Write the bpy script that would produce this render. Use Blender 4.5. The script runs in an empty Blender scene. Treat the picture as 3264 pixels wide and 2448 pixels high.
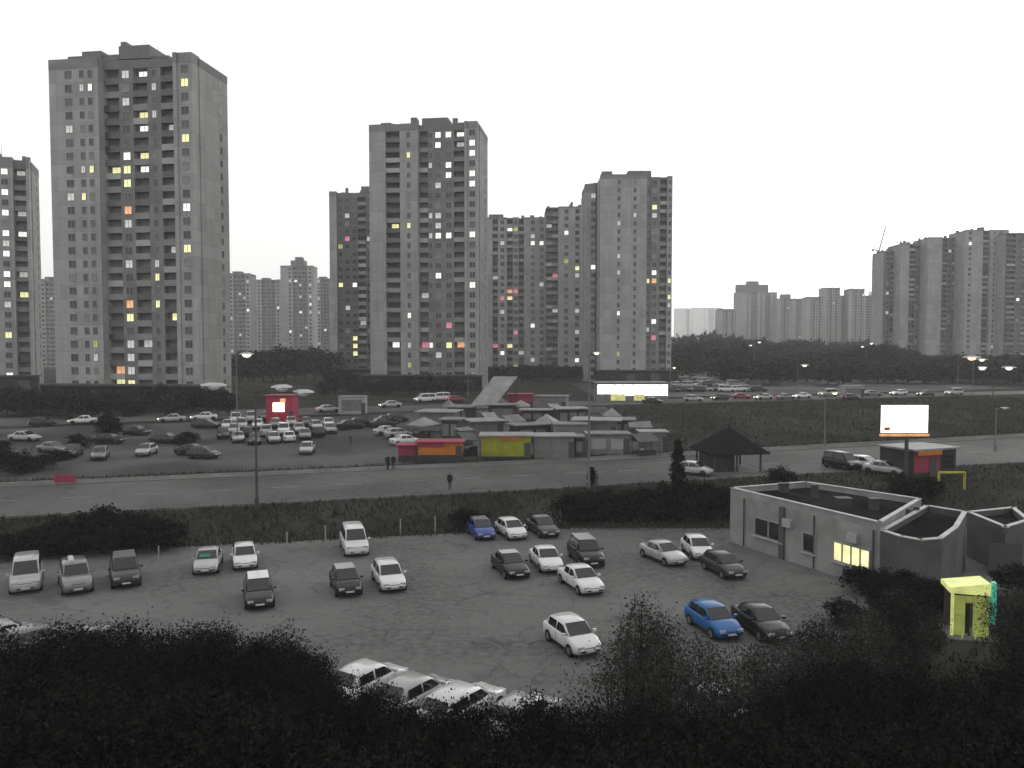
import bpy, math, random
import numpy as np
from mathutils import Vector, Matrix

sc = bpy.context.scene
COL = sc.collection
RND = random.Random(11)

# ------------------------------------------------------------------ camera
F, CX, CY, CAMH = 2600.0, 1632.0, 1224.0, 16.0
PITCH = math.atan(114.0 / F)
cam = bpy.data.cameras.new('camera')
cam.sensor_width = 36.0
cam.lens = 36.0 * F / 3264.0
cam.clip_start, cam.clip_end = 0.5, 8000.0
co = bpy.data.objects.new('camera', cam)
COL.objects.link(co)
co.location = (0, 0, CAMH)
co.rotation_euler = (math.pi / 2 - PITCH, 0, 0)
sc.camera = co

# ------------------------------------------------------------------ sky, sun, exposure
SUN_EL, SUN_AZ = math.radians(9), math.radians(38)     # low sun behind the clouds, ahead and to the right
world = bpy.data.worlds.new('World')
sc.world = world
world.use_nodes = True
wn, wl = world.node_tree.nodes, world.node_tree.links
wn.clear()
w_out = wn.new('ShaderNodeOutputWorld')
w_add = wn.new('ShaderNodeAddShader')
w_sky = wn.new('ShaderNodeTexSky')
w_sky.sky_type = 'NISHITA'
w_sky.sun_disc = False
w_sky.sun_elevation = SUN_EL
w_sky.sun_rotation = SUN_AZ
w_sky.dust_density = 3.0
w_hsv = wn.new('ShaderNodeHueSaturation')
w_hsv.inputs['Saturation'].default_value = 0.12
w_b1 = wn.new('ShaderNodeBackground')
w_b1.inputs['Strength'].default_value = 0.06
w_b2 = wn.new('ShaderNodeBackground')                  # the even cloud cover
w_b2.inputs['Color'].default_value = (1.0, 0.995, 0.985, 1)
w_b2.inputs['Strength'].default_value = 0.95
wl.new(w_sky.outputs[0], w_hsv.inputs['Color'])
wl.new(w_hsv.outputs[0], w_b1.inputs['Color'])
wl.new(w_b1.outputs[0], w_add.inputs[0])
wl.new(w_b2.outputs[0], w_add.inputs[1])
wl.new(w_add.outputs[0], w_out.inputs['Surface'])

sun = bpy.data.lights.new('sun', 'SUN')
sun.energy = 0.5
sun.angle = math.radians(40)
sun.color = (1.0, 0.95, 0.9)
so = bpy.data.objects.new('sun', sun)
COL.objects.link(so)
sd = Vector((math.sin(SUN_AZ) * math.cos(0.35), math.cos(SUN_AZ) * math.cos(0.35), math.sin(0.35)))
so.rotation_euler = sd.to_track_quat('Z', 'Y').to_euler()

vs = sc.view_settings
vs.view_transform = 'Standard'
vs.look = 'None'
vs.exposure = 0.0
vs.gamma = 1.0
sc.cycles.use_denoising = True
sc.cycles.max_bounces = 6
sc.cycles.volume_bounces = 1
sc.cycles.sample_clamp_indirect = 4.0


# ------------------------------------------------------------------ pixel <-> place
def ray(px, py):
    u, v = (px - CX) / F, -(py - CY) / F
    s, c = math.sin(PITCH), math.cos(PITCH)
    return Vector((u, c + v * s, -s + v * c))


def proj(p):
    s, c = math.sin(PITCH), math.cos(PITCH)
    x, y, z = p[0], p[1], p[2] - CAMH
    d = y * c - z * s
    return CX + F * x / d, CY - F * (y * s + z * c) / d


def lot_edge(x):
    return min(72 + 0.22 * x, 73.0)


def bank_top(x):
    return max(min(81 + 0.33 * x, 84.0), lot_edge(x) + 3)


def gz(x, y):
    a, b = lot_edge(x), bank_top(x)
    if y <= a:
        return 0.0
    t = min(1.0, (y - a) / (b - a))
    z = 2.0 * t * t * (3 - 2 * t)
    if y > 100:
        z += 2.0 * min(1.0, (y - 100) / 60)
    return z


def G(px, py):
    d = ray(px, py)
    t, step = 10.0, 0.5
    while t < 3000:
        p = d * t
        if CAMH + p.z < gz(p.x, p.y):
            break
        t += step
    lo, hi = t - step, t
    for _ in range(18):
        m = (lo + hi) / 2
        p = d * m
        if CAMH + p.z < gz(p.x, p.y):
            hi = m
        else:
            lo = m
    p = d * hi
    return Vector((p.x, p.y, gz(p.x, p.y)))


def at_z(px, py, z):
    d = ray(px, py)
    p = d * ((z - CAMH) / d.z)
    return Vector((p.x, p.y, z))


def at_y(px, y):
    return (px - CX) / F * y


S = 3264.0 / 2212.0
FOOT = []      # footprints already taken: two things never stand in one place


def _corners(x, y, a, b, rz):
    c, s_ = math.cos(rz), math.sin(rz)
    return [(x + u * a * c - v * b * s_, y + u * a * s_ + v * b * c) for u, v in ((-1, -1), (1, -1), (1, 1), (-1, 1))]


def is_free(x, y, a, b, rz):
    P = _corners(x, y, a, b, rz)
    for (x2, y2, a2, b2, r2) in FOOT:
        if math.hypot(x - x2, y - y2) > math.hypot(a, b) + math.hypot(a2, b2):
            continue
        Q = _corners(x2, y2, a2, b2, r2)
        sep = False
        for ang in (rz, rz + math.pi / 2, r2, r2 + math.pi / 2):
            c, s_ = math.cos(ang), math.sin(ang)
            p = [u * c + v * s_ for u, v in P]
            q = [u * c + v * s_ for u, v in Q]
            if max(p) < min(q) or max(q) < min(p):
                sep = True
                break
        if not sep:
            return False
    return True


def settle(x, y, a, b, rz, reach=2.4):
    """the nearest free spot to x, y within reach, or None"""
    for r_ in (0, 0.4, 0.8, 1.2, 1.6, 2.0, 2.4, 3.0, 3.6, 4.4):
        if r_ > reach:
            break
        for i in range(1 if r_ == 0 else 12):
            t = i * math.pi / 6 + 0.3
            u, v = x + r_ * math.cos(t), y + r_ * math.sin(t)
            if is_free(u, v, a, b, rz):
                FOOT.append((u, v, a, b, rz))
                return u, v
    return None


# ------------------------------------------------------------------ materials
def _bsdf(m):
    return m.node_tree.nodes['Principled BSDF']


def mat(name, col, rough=0.8, var=0.18, scale=1.5, metal=0.0, bump=0.0, spec=0.3, detail=5):
    m = bpy.data.materials.new(name)
    m.use_nodes = True
    n, l = m.node_tree.nodes, m.node_tree.links
    b = _bsdf(m)
    b.inputs['Roughness'].default_value = rough
    b.inputs['Metallic'].default_value = metal
    b.inputs['Specular IOR Level'].default_value = spec
    tc = n.new('ShaderNodeTexCoord')
    nz = n.new('ShaderNodeTexNoise')
    nz.inputs['Scale'].default_value = scale
    nz.inputs['Detail'].default_value = detail
    l.new(tc.outputs['Object'], nz.inputs['Vector'])
    rp = n.new('ShaderNodeValToRGB')
    rp.color_ramp.elements[0].position = 0.3
    rp.color_ramp.elements[1].position = 0.7
    rp.color_ramp.elements[0].color = (*[c * (1 - var) for c in col], 1)
    rp.color_ramp.elements[1].color = (*[min(1, c * (1 + var)) for c in col], 1)
    l.new(nz.outputs['Fac'], rp.inputs['Fac'])
    l.new(rp.outputs['Color'], b.inputs['Base Color'])
    if bump:
        bp = n.new('ShaderNodeBump')
        bp.inputs['Strength'].default_value = bump
        bp.inputs['Distance'].default_value = 0.03
        n2 = n.new('ShaderNodeTexNoise')
        n2.inputs['Scale'].default_value = scale * 9
        n2.inputs['Detail'].default_value = 6
        l.new(tc.outputs['Object'], n2.inputs['Vector'])
        l.new(n2.outputs['Fac'], bp.inputs['Height'])
        l.new(bp.outputs['Normal'], b.inputs['Normal'])
    return m


def emis(name, col, strength):
    m = mat(name, [c * 0.5 for c in col], 0.5, 0.1, 2.0)
    n, l = m.node_tree.nodes, m.node_tree.links
    b = _bsdf(m)
    tc = [x for x in n if x.type == 'TEX_COORD'][0]
    nz = n.new('ShaderNodeTexNoise')
    nz.inputs['Scale'].default_value = 1.3
    l.new(tc.outputs['Object'], nz.inputs['Vector'])
    mr = n.new('ShaderNodeMapRange')
    mr.inputs['From Min'].default_value = 0.3
    mr.inputs['From Max'].default_value = 0.7
    mr.inputs['To Min'].default_value = strength * 0.6
    mr.inputs['To Max'].default_value = strength * 1.25
    l.new(nz.outputs['Fac'], mr.inputs['Value'])
    b.inputs['Emission Color'].default_value = (*col, 1)
    l.new(mr.outputs['Result'], b.inputs['Emission Strength'])
    return m


def panel_mat(name, col, pw=3.2, ph=2.8, joint=0.72, var=0.10):
    """concrete panels: a tone of its own for each panel, dark joints, streaks of weather"""
    m = bpy.data.materials.new(name)
    m.use_nodes = True
    n, l = m.node_tree.nodes, m.node_tree.links
    b = _bsdf(m)
    b.inputs['Roughness'].default_value = 0.9
    b.inputs['Specular IOR Level'].default_value = 0.15
    tc = n.new('ShaderNodeTexCoord')
    sp = n.new('ShaderNodeSeparateXYZ')
    l.new(tc.outputs['Object'], sp.inputs[0])

    def M(op, a, v):
        k = n.new('ShaderNodeMath')
        k.operation = op
        for i, q in enumerate((a, v)):
            if q is None:
                continue
            if isinstance(q, (int, float)):
                k.inputs[i].default_value = q
            else:
                l.new(q, k.inputs[i])
        return k.outputs[0]
    u = M('ADD', sp.outputs['X'], sp.outputs['Y'])
    u = M('DIVIDE', u, pw)
    v = M('DIVIDE', sp.outputs['Z'], ph)
    fu, fv = M('FLOOR', u, None), M('FLOOR', v, None)
    cb = n.new('ShaderNodeCombineXYZ')
    l.new(fu, cb.inputs[0])
    l.new(fv, cb.inputs[1])
    wnz = n.new('ShaderNodeTexWhiteNoise')
    wnz.noise_dimensions = '3D'
    l.new(cb.outputs[0], wnz.inputs['Vector'])
    tone = M('ADD', M('MULTIPLY', wnz.outputs['Value'], 2 * var), 1 - var)
    ju = M('LESS_THAN', M('FRACT', u, None), 0.025)
    jv = M('LESS_THAN', M('FRACT', v, None), 0.035)
    j = M('MAXIMUM', ju, jv)
    jt = M('SUBTRACT', 1.0, M('MULTIPLY', j, 1 - joint))
    nz = n.new('ShaderNodeTexNoise')
    mp = n.new('ShaderNodeMapping')
    mp.inputs['Scale'].default_value = (0.5, 0.5, 0.06)
    l.new(tc.outputs['Object'], mp.inputs[0])
    l.new(mp.outputs[0], nz.inputs['Vector'])
    nz.inputs['Scale'].default_value = 1.2
    nz.inputs['Detail'].default_value = 6
    st = M('ADD', M('MULTIPLY', nz.outputs['Fac'], 0.5), 0.75)
    f = M('MULTIPLY', M('MULTIPLY', tone, jt), st)
    vm = n.new('ShaderNodeVectorMath')
    vm.operation = 'SCALE'
    vm.inputs[0].default_value = col
    l.new(f, vm.inputs['Scale'])
    l.new(vm.outputs[0], b.inputs['Base Color'])
    return m


def glass(name, col, rough=0.12):
    return mat(name, col, rough, 0.25, 0.6, spec=0.5)


M = {}
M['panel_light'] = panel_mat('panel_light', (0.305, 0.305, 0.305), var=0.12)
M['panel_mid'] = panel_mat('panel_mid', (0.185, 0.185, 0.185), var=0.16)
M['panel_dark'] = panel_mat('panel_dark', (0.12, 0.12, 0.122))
M['panel_side_lit'] = panel_mat('panel_side_lit', (0.265, 0.265, 0.262))  # side faces only: the extra sky light is put into this tone
M['attic'] = mat('attic', (0.15, 0.15, 0.15), 0.9, 0.12, 0.4)
M['panel_hazed'] = panel_mat('panel_hazed', (0.8, 0.8, 0.8), joint=0.9)  # haze over the horizon blocks painted in as a very pale wall colour
M['attic_light'] = mat('attic_light', (0.2, 0.2, 0.2), 0.9, 0.15, 0.4)
M['roofing'] = mat('roofing', (0.07, 0.07, 0.07), 0.9, 0.25, 0.4)
M['parapet_grey'] = mat('parapet_grey', (0.24, 0.24, 0.24), 0.85, 0.15, 0.5)
M['podium'] = mat('podium', (0.022, 0.022, 0.022), 0.8, 0.4, 0.6, spec=0.1)
M['frame'] = mat('frame', (0.24, 0.24, 0.24), 0.6, 0.05, 1)
G_DARK = glass('glass_dark', (0.018, 0.019, 0.02))
G_MID = glass('glass_curtain', (0.07, 0.07, 0.068), 0.25)
G_PALE = glass('glass_pale_curtain', (0.2, 0.2, 0.19), 0.4)
LIT = {
    'w': emis('lit_white', (1.0, 0.98, 0.92), 1.15),
    'y': emis('lit_yellow', (1.0, 0.97, 0.48), 0.95),
    'o': emis('lit_orange', (1.0, 0.5, 0.25), 0.8),
    'p': emis('lit_pink', (0.85, 0.25, 0.36), 0.65),
    'd': emis('lit_dim', (0.9, 0.9, 0.86), 0.42),
    'k': emis('lit_olive', (0.75, 0.72, 0.25), 0.4),
}


# ------------------------------------------------------------------ mesh helpers
class MB:
    def __init__(self):
        self.v, self.f, self.m = [], [], []

    def add(self, verts, faces, mi=0):
        o = len(self.v)
        self.v += [tuple(q) for q in verts]
        self.f += [tuple(i + o for i in q) for q in faces]
        self.m += [mi] * len(faces)
        return self

    def box(self, x0, x1, y0, y1, z0, z1, mi=0):
        return self.add([(x0, y0, z0), (x1, y0, z0), (x1, y1, z0), (x0, y1, z0),
                         (x0, y0, z1), (x1, y0, z1), (x1, y1, z1), (x0, y1, z1)],
                        [(0, 3, 2, 1), (4, 5, 6, 7), (0, 1, 5, 4), (1, 2, 6, 5), (2, 3, 7, 6), (3, 0, 4, 7)], mi)

    def prism(self, poly, z0, z1, mi=0, cap=True):
        n = len(poly)
        vs_ = [(p[0], p[1], z0) for p in poly] + [(p[0], p[1], z1) for p in poly]
        fs = [(i, (i + 1) % n, n + (i + 1) % n, n + i) for i in range(n)]
        if cap:
            fs += [tuple(range(n - 1, -1, -1)), tuple(range(n, 2 * n))]
        return self.add(vs_, fs, mi)

    def tube(self, p0, p1, r0, r1=None, n=8, mi=0):
        r1 = r0 if r1 is None else r1
        p0, p1 = Vector(p0), Vector(p1)
        d = (p1 - p0).normalized()
        a = d.orthogonal().normalized()
        b = d.cross(a)
        vs_ = []
        for p, r in ((p0, r0), (p1, r1)):
            for i in range(n):
                t = 2 * math.pi * i / n
                vs_.append(p + a * (r * math.cos(t)) + b * (r * math.sin(t)))
        fs = [(i, (i + 1) % n, n + (i + 1) % n, n + i) for i in range(n)]
        fs += [tuple(range(n - 1, -1, -1)), tuple(range(n, 2 * n))]
        return self.add(vs_, fs, mi)

    def loft(self, rings, mi=0, cap=True):
        n = len(rings[0])
        vs_ = [p for r in rings for p in r]
        fs = []
        for k in range(len(rings) - 1):
            for i in range(n):
                j = (i + 1) % n
                fs.append((k * n + i, k * n + j, (k + 1) * n + j, (k + 1) * n + i))
        if cap:
            fs.append(tuple(range(n - 1, -1, -1)))
            fs.append(tuple((len(rings) - 1) * n + i for i in range(n)))
        return self.add(vs_, fs, mi)

    def mesh(self, name, mats, smooth=False):
        me = bpy.data.meshes.new(name)
        me.from_pydata(self.v, [], self.f)
        for q in (mats if isinstance(mats, (list, tuple)) else [mats]):
            me.materials.append(q)
        me.polygons.foreach_set('material_index', self.m)
        if smooth:
            me.polygons.foreach_set('use_smooth', [True] * len(self.f))
        me.update()
        return me

    def build(self, name, mats, parent=None, smooth=False, loc=(0, 0, 0)):
        return put(name, self.mesh(name, mats, smooth), parent, loc)


def put(name, me, parent=None, loc=(0, 0, 0), rz=0.0):
    o = bpy.data.objects.new(name, me)
    COL.objects.link(o)
    o.location = loc
    if rz:
        o.rotation_euler = (0, 0, rz)
    if parent:
        o.parent = parent
    return o


def tag(o, label=None, cat=None, group=None, kind=None):
    if label:
        o['label'] = label
    if cat:
        o['category'] = cat
    if group:
        o['group'] = group
    if kind:
        o['kind'] = kind
    return o


def thing(name, label, cat, loc=(0, 0, 0), rz=0.0, group=None):
    o = bpy.data.objects.new(name, None)
    COL.objects.link(o)
    o.empty_display_size = 0.5
    o.location = loc
    o.rotation_euler = (0, 0, rz)
    return tag(o, label, cat, group)


def override(o, slot, m):
    o.material_slots[slot].link = 'OBJECT'
    o.material_slots[slot].material = m


def copy_tree(o, parent=None):
    c = o.copy()
    COL.objects.link(c)
    c.parent = parent
    for ch in o.children:
        copy_tree(ch, c)
    return c


# ------------------------------------------------------------------ ground
def ground_mat(name, c0, c1, scale, rough=0.95, spec=0.0, crack=0.0):
    m = mat(name, c0, rough, 0.3, 2.2, bump=0.5, spec=spec)
    n, l = m.node_tree.nodes, m.node_tree.links
    b = _bsdf(m)
    tc = [x for x in n if x.type == 'TEX_COORD'][0]
    base = [x for x in n if x.type == 'VALTORGB'][0]
    nz = n.new('ShaderNodeTexNoise')
    nz.inputs['Scale'].default_value = scale
    nz.inputs['Detail'].default_value = 7
    nz.inputs['Distortion'].default_value = 0.6
    l.new(tc.outputs['Object'], nz.inputs['Vector'])
    rp = n.new('ShaderNodeValToRGB')
    rp.color_ramp.elements[0].position = 0.42
    rp.color_ramp.elements[1].position = 0.62
    l.new(nz.outputs['Fac'], rp.inputs['Fac'])
    mx = n.new('ShaderNodeMixRGB')
    l.new(rp.outputs['Color'], mx.inputs['Fac'])
    l.new(base.outputs['Color'], mx.inputs['Color1'])
    mx.inputs['Color2'].default_value = (*c1, 1)
    outc = mx.outputs[0]
    if crack:      # tar seams and cracks, oil stains
        vo = n.new('ShaderNodeTexVoronoi')
        vo.feature = 'DISTANCE_TO_EDGE'
        vo.inputs['Scale'].default_value = crack
        wob = n.new('ShaderNodeTexNoise')
        wob.inputs['Scale'].default_value = 0.8
        wob.inputs['Detail'].default_value = 5
        l.new(tc.outputs['Object'], wob.inputs['Vector'])
        ad = n.new('ShaderNodeVectorMath')
        ad.operation = 'MULTIPLY_ADD'
        l.new(wob.outputs['Color'], ad.inputs[0])
        ad.inputs[1].default_value = (2.2, 2.2, 0)
        l.new(tc.outputs['Object'], ad.inputs[2])
        l.new(ad.outputs[0], vo.inputs['Vector'])
        r2 = n.new('ShaderNodeValToRGB')
        r2.color_ramp.elements[0].position = 0.006
        r2.color_ramp.elements[0].color = (0.72, 0.72, 0.72, 1)
        r2.color_ramp.elements[1].position = 0.02
        l.new(vo.outputs['Distance'], r2.inputs['Fac'])
        st = n.new('ShaderNodeTexNoise')
        st.inputs['Scale'].default_value = 0.45
        st.inputs['Detail'].default_value = 3
        l.new(tc.outputs['Object'], st.inputs['Vector'])
        r3 = n.new('ShaderNodeValToRGB')
        r3.color_ramp.elements[0].position = 0.28
        r3.color_ramp.elements[0].color = (0.78, 0.78, 0.78, 1)
        r3.color_ramp.elements[1].position = 0.42
        l.new(st.outputs['Fac'], r3.inputs['Fac'])
        for q in (r2, r3):
            mm = n.new('ShaderNodeMixRGB')
            mm.blend_type = 'MULTIPLY'
            mm.inputs['Fac'].default_value = 1.0
            l.new(outc, mm.inputs['Color1'])
            l.new(q.outputs['Color'], mm.inputs['Color2'])
            outc = mm.outputs[0]
    l.new(outc, b.inputs['Base Color'])
    return m


M['soil'] = ground_mat('soil_and_grass', (0.026, 0.0265, 0.024), (0.046, 0.046, 0.043), 0.11)
M['lot'] = ground_mat('worn_asphalt', (0.098, 0.098, 0.097), (0.132, 0.132, 0.131), 0.055, 0.8, 0.06, crack=0.3)
M['road'] = ground_mat('road_asphalt', (0.064, 0.064, 0.064), (0.102, 0.102, 0.101), 0.045, 0.75, 0.06, crack=0.22)
M['lot2'] = ground_mat('patched_asphalt', (0.04, 0.04, 0.04), (0.085, 0.085, 0.085), 0.06, 0.85, 0.08)
M['kerb'] = mat('kerb_concrete', (0.13, 0.13, 0.128), 0.9, 0.2, 2)
M['pave'] = ground_mat('pavement', (0.1, 0.1, 0.098), (0.14, 0.14, 0.138), 0.2, 0.9)
M['paint'] = mat('worn_road_paint', (0.22, 0.22, 0.215), 0.7, 0.4, 3)


def axis(*spans):
    out = []
    for a, b, s in spans:
        k = max(1, int(round((b - a) / s)))
        out += [a + (b - a) * i / k for i in range(k)]
    return out + [spans[-1][1]]


xs = axis((-2800, -400, 400), (-400, -100, 25), (-100, 100, 2.5), (100, 400, 25), (400, 2800, 400))
ys = axis((-300, 0, 50), (0, 55, 5.5), (55, 170, 1.25), (170, 400, 20), (400, 2800, 300))
gv = [(x, y, gz(x, y)) for y in ys for x in xs]
nx = len(xs)
gf = [(j * nx + i, j * nx + i + 1, (j + 1) * nx + i + 1, (j + 1) * nx + i) for j in range(len(ys) - 1) for i in range(nx - 1)]
g = MB().add(gv, gf)
tag(g.build('ground', M['soil'], smooth=True), kind='structure')


def strip(name, x0, x1, fa, fb, m, dz, stepx=2.5, ny=8, kind='structure'):
    xx = axis((x0, x1, stepx))
    v, f = [], []
    for x in xx:
        for k in range(ny + 1):
            y = fa(x) + (fb(x) - fa(x)) * k / ny
            v.append((x, y, gz(x, y) + dz))
    for i in range(len(xx) - 1):
        for k in range(ny):
            a = i * (ny + 1) + k
            f.append((a, a + ny + 1, a + ny + 2, a + 1))
    return tag(MB().add(v, f).build(name, m, smooth=True), kind=kind)


def kerb(name, x0, x1, fy, w=0.18, h=0.13, stepx=2.5):
    xx = axis((x0, x1, stepx))
    rings = []
    for x in xx:
        y = fy(x)
        z = gz(x, y)
        rings.append([(x, y - w / 2, z - 0.05), (x, y + w / 2, z - 0.05), (x, y + w / 2, z + h), (x, y - w / 2, z + h)])
    return tag(MB().loft(rings).build(name, M['kerb']), kind='structure')


road_n = lambda x: 80.0 + 0.31 * x
road_f = lambda x: 97.0 + 0.31 * x
str_n = lambda x: 164.0 + 0.36 * x
str_f = lambda x: 178.0 + 0.36 * x
strip('car_park', -75, 58, lambda x: 30 if x < 15 else min(52, 30 + (x - 15) * 2.8), lambda x: lot_edge(x) - 1.0, M['lot'], 0.012, ny=10)
strip('road', -150, 170, road_n, road_f, M['road'], 0.06, ny=12)
kerb('road_kerb', -150, 170, lambda x: road_n(x) - 0.1, h=0.16)
kerb('road_kerb', -150, 170, lambda x: road_f(x) + 0.1, h=0.16)
strip('pavement', -150, 170, lambda x: road_f(x) + 0.2, lambda x: road_f(x) + 3.2, M['pave'], 0.16, ny=3)
strip('market_yard', -150, 19, lambda x: road_f(x) + 4.5, lambda x: str_n(x) - 4.5, M['lot2'], 0.05, ny=30)
strip('far_street', -170, 260, str_n, str_f, M['road'], 0.07, ny=8)
kerb('street_kerb', -170, 260, lambda x: str_n(x) - 0.1, h=0.16)
strip('far_car_park', 20, 150, lambda x: str_f(x) + 8, lambda x: str_f(x) + 95, M['lot2'], 0.05, stepx=6, ny=10)
for k in range(-22, 26):      # lane dashes
    x0 = k * 6.0
    strip('lane_marking', x0, x0 + 2.6, lambda x: 88.4 + 0.31 * x, lambda x: 88.55 + 0.31 * x, M['paint'], 0.066, ny=1)

# ------------------------------------------------------------------ towers
WIN_MESH = {}


def win_mesh(w, h):
    k = (w, h)
    if k not in WIN_MESH:
        b = MB()
        t = 0.09
        b.box(-w / 2 - t, w / 2 + t, -0.09, 0, -h / 2 - t, -h / 2, 0)
        b.box(-w / 2 - t, w / 2 + t, -0.09, 0, h / 2, h / 2 + t, 0)
        b.box(-w / 2 - t, -w / 2, -0.09, 0, -h / 2, h / 2, 0)
        b.box(w / 2, w / 2 + t, -0.09, 0, -h / 2, h / 2, 0)
        b.box(-0.04, 0.04, -0.08, -0.03, -h / 2, h / 2, 0)
        b.add([(-w / 2, -0.03, -h / 2), (w / 2, -0.03, -h / 2), (w / 2, -0.03, h / 2), (-w / 2, -0.03, h / 2)], [(0, 1, 2, 3)], 1)
        WIN_MESH[k] = b.mesh('window', [M['frame'], G_DARK])
    return WIN_MESH[k]


BALC = {}


def balc_mesh(w, prot, rec):
    k = (round(w, 3), prot, rec)
    if k not in BALC:
        b = MB()
        b.box(-w / 2 + 0.02, w / 2 - 0.02, -prot + 0.1, rec - 0.02, -0.2, 0.0, 1)
        b.box(-w / 2 + 0.02, w / 2 - 0.02, -prot - 0.03, -prot + 0.09, -0.22, 1.05, 0)
        BALC[k] = b.mesh('balcony', [M['parapet_grey'], M['roofing']])
    return BALC[k]


REC = 1.4
PW = {'n': (1.5, 1.5), 'd': (1.5, 1.45), 's': (0.85, 1.4), 'b': (2.0, 1.5)}
BALC_M = [M['parapet_grey'], mat('parapet_white', (0.36, 0.36, 0.36), 0.8, 0.1, 1), mat('parapet_dark', (0.13, 0.13, 0.135), 0.8, 0.2, 1),
          glass('balcony_glazing', (0.05, 0.05, 0.052), 0.2)]
GLS = [G_DARK] * 5 + [G_MID] * 3 + [G_PALE]


def tower(label, x, y, z, rot, W, D, nf, bays, right=(), left=(), lit=(), fh=2.8, attic=1.6, crown=(), joined=False,
          wallm=('panel_light', 'panel_mid'), group='apartment towers across the road', podium=True, bright=1.0, p_lit=0.05, lit_tol=60):
    root = thing('apartment_tower', label, 'building', (x, y, z), rot, group)
    H = nf * fh
    tw = sum(b[1] for b in bays)
    k = W / tw
    rng = random.Random(int(abs(x) * 7 + nf))
    wall = MB()
    wall.box(-W / 2, W / 2, REC, D, 0, H, 1)
    mw = bpy.data.objects
    M4 = Matrix.Translation((x, y, z)) @ Matrix.Rotation(rot, 4, 'Z')
    wins = []
    jn = MB()

    def window(kind, lx, ly, lz, rz):
        w, h = PW[kind]
        wp = M4 @ Vector((lx, ly, lz))
        wins.append([kind, (lx, ly, lz), rz, wp, None])

    cx = -W / 2
    loggias = []
    for kind, bw, prot in bays:
        w = bw * k
        x0, x1 = cx, cx + w
        cx = x1
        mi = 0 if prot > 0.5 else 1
        if kind == 'l':
            for f in range(nf):
                loggias.append((w, prot, (x0 + x1) / 2, f))
            wall.box(x0, x1, REC - 0.35, REC + 0.01, H - 0.3, H, 1)
            continue
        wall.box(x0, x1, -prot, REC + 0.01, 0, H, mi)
        if kind in PW:
            for f in range(nf):
                window(kind, (x0 + x1) / 2, -prot, f * fh + 1.65, 0)
    for side, spec in ((1, right), (-1, left)):
        for kind, off in spec:
            for f in range(nf):
                window(kind, side * W / 2, off, f * fh + 1.65, side * math.pi / 2)
    # thin skin on the side faces, painted paler as if under brighter sky
    wall.box(W / 2, W / 2 + 0.25, REC - 0.4, D, 0, H, 2)
    wall.box(-W / 2 - 0.25, -W / 2, REC - 0.4, D, 0, H, 2)
    for q in wins:
        if abs(q[2]) > 1:
            q[1] = (q[1][0] + math.copysign(0.25, q[1][0]), q[1][1], q[1][2])
    wall.build('wall', [M[wallm[0]], M[wallm[1]], M['panel_side_lit']], root)
    # lit windows nearest to where the photograph shows them
    loglit = {}
    for px, py, c in lit:
        best, bd = None, lit_tol
        for q in wins:
            if q[4]:
                continue
            u, v = proj(q[3])
            dd = math.hypot(u - px, v - py)
            if dd < bd:
                best, bd = q, dd
        for i, (w, prot, lx, f) in enumerate(loggias):
            u, v = proj(M4 @ Vector((lx, REC, f * fh + 1.6)))
            dd = math.hypot(u - px, v - py) + 4
            if dd < bd:
                best, bd = i, dd
        if isinstance(best, int):
            loglit[best] = c
        elif best:
            best[4] = c
    for q in wins:
        kind, lc, rz, wp, c = q
        if not c and rng.random() < p_lit:
            c = rng.choice('ddddddwyk')
        w, h = PW[kind]
        if joined and not c:
            me = win_mesh(w, h)
            R3 = Matrix.Translation(lc) @ Matrix.Rotation(rz, 4, 'Z')
            jn.add([R3 @ v.co for v in me.vertices], [tuple(p.vertices) for p in me.polygons if p.material_index == 1], 0)
            continue
        o = put('window', win_mesh(w, h), root, lc, rz)
        override(o, 1, LIT[c] if c else rng.choice(GLS))
    if joined and jn.v:
        # keep only used verts implicitly; unlit panes too small to pick apart
        tag(jn.build('windows', [G_DARK], root), kind='stuff')
    jb = MB()
    for i, (w, prot, lx, f) in enumerate(loggias):
        if joined:
            jb.box(lx - w / 2, lx + w / 2, -prot - 0.03, -prot + 0.09, f * fh - 0.2, f * fh + 1.05)
        else:
            o = put('balcony', balc_mesh(w, prot, REC), root, (lx, 0, f * fh))
            override(o, 0, BALC_M[rng.choice((0, 0, 0, 1, 2, 2, 3))])
        if i in loglit:
            o = put('window', win_mesh(2.0, 1.5), root, (lx, REC - 0.02 if prot < 9 else 0, f * fh + 1.75))
            override(o, 1, LIT[loglit[i]])
        elif not joined and f % 1 == 0:
            pass
    if joined and jb.v:
        tag(jb.build('balconies', [M['parapet_grey']], root), kind='stuff')
    # attic, roof, penthouses
    a = MB()
    a.box(-W / 2 - 0.04, W / 2 + 0.04, REC, D + 0.1, H, H + attic * 0.8, 1)
    a.box(W / 2, W / 2 + 0.3, REC - 0.4, D, H, H + attic * 0.8, 1)
    bx_ = -W / 2
    for kind, bw, prot in bays:
        w_ = bw * k
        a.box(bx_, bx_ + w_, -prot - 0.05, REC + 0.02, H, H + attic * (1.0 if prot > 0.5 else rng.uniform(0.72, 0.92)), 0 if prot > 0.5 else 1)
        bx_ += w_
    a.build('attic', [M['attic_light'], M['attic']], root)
    pr = MB()
    for (x0, x1, y0, y1, hh) in crown:
        MB().box(x0, x1, y0, y1, H + attic, H + attic + hh).build('penthouse', M['attic'], root)
    for i in range(0 if joined else 7):
        vx, vy = rng.uniform(-W / 2 + 1, W / 2 - 1), rng.uniform(1, D - 2)
        s_ = rng.uniform(0.4, 0.9)
        MB().box(vx - s_, vx + s_, vy - 0.5, vy + 0.5, H + attic, H + attic + rng.uniform(0.8, 1.9)).build('vent', M['attic'], root)
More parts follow.
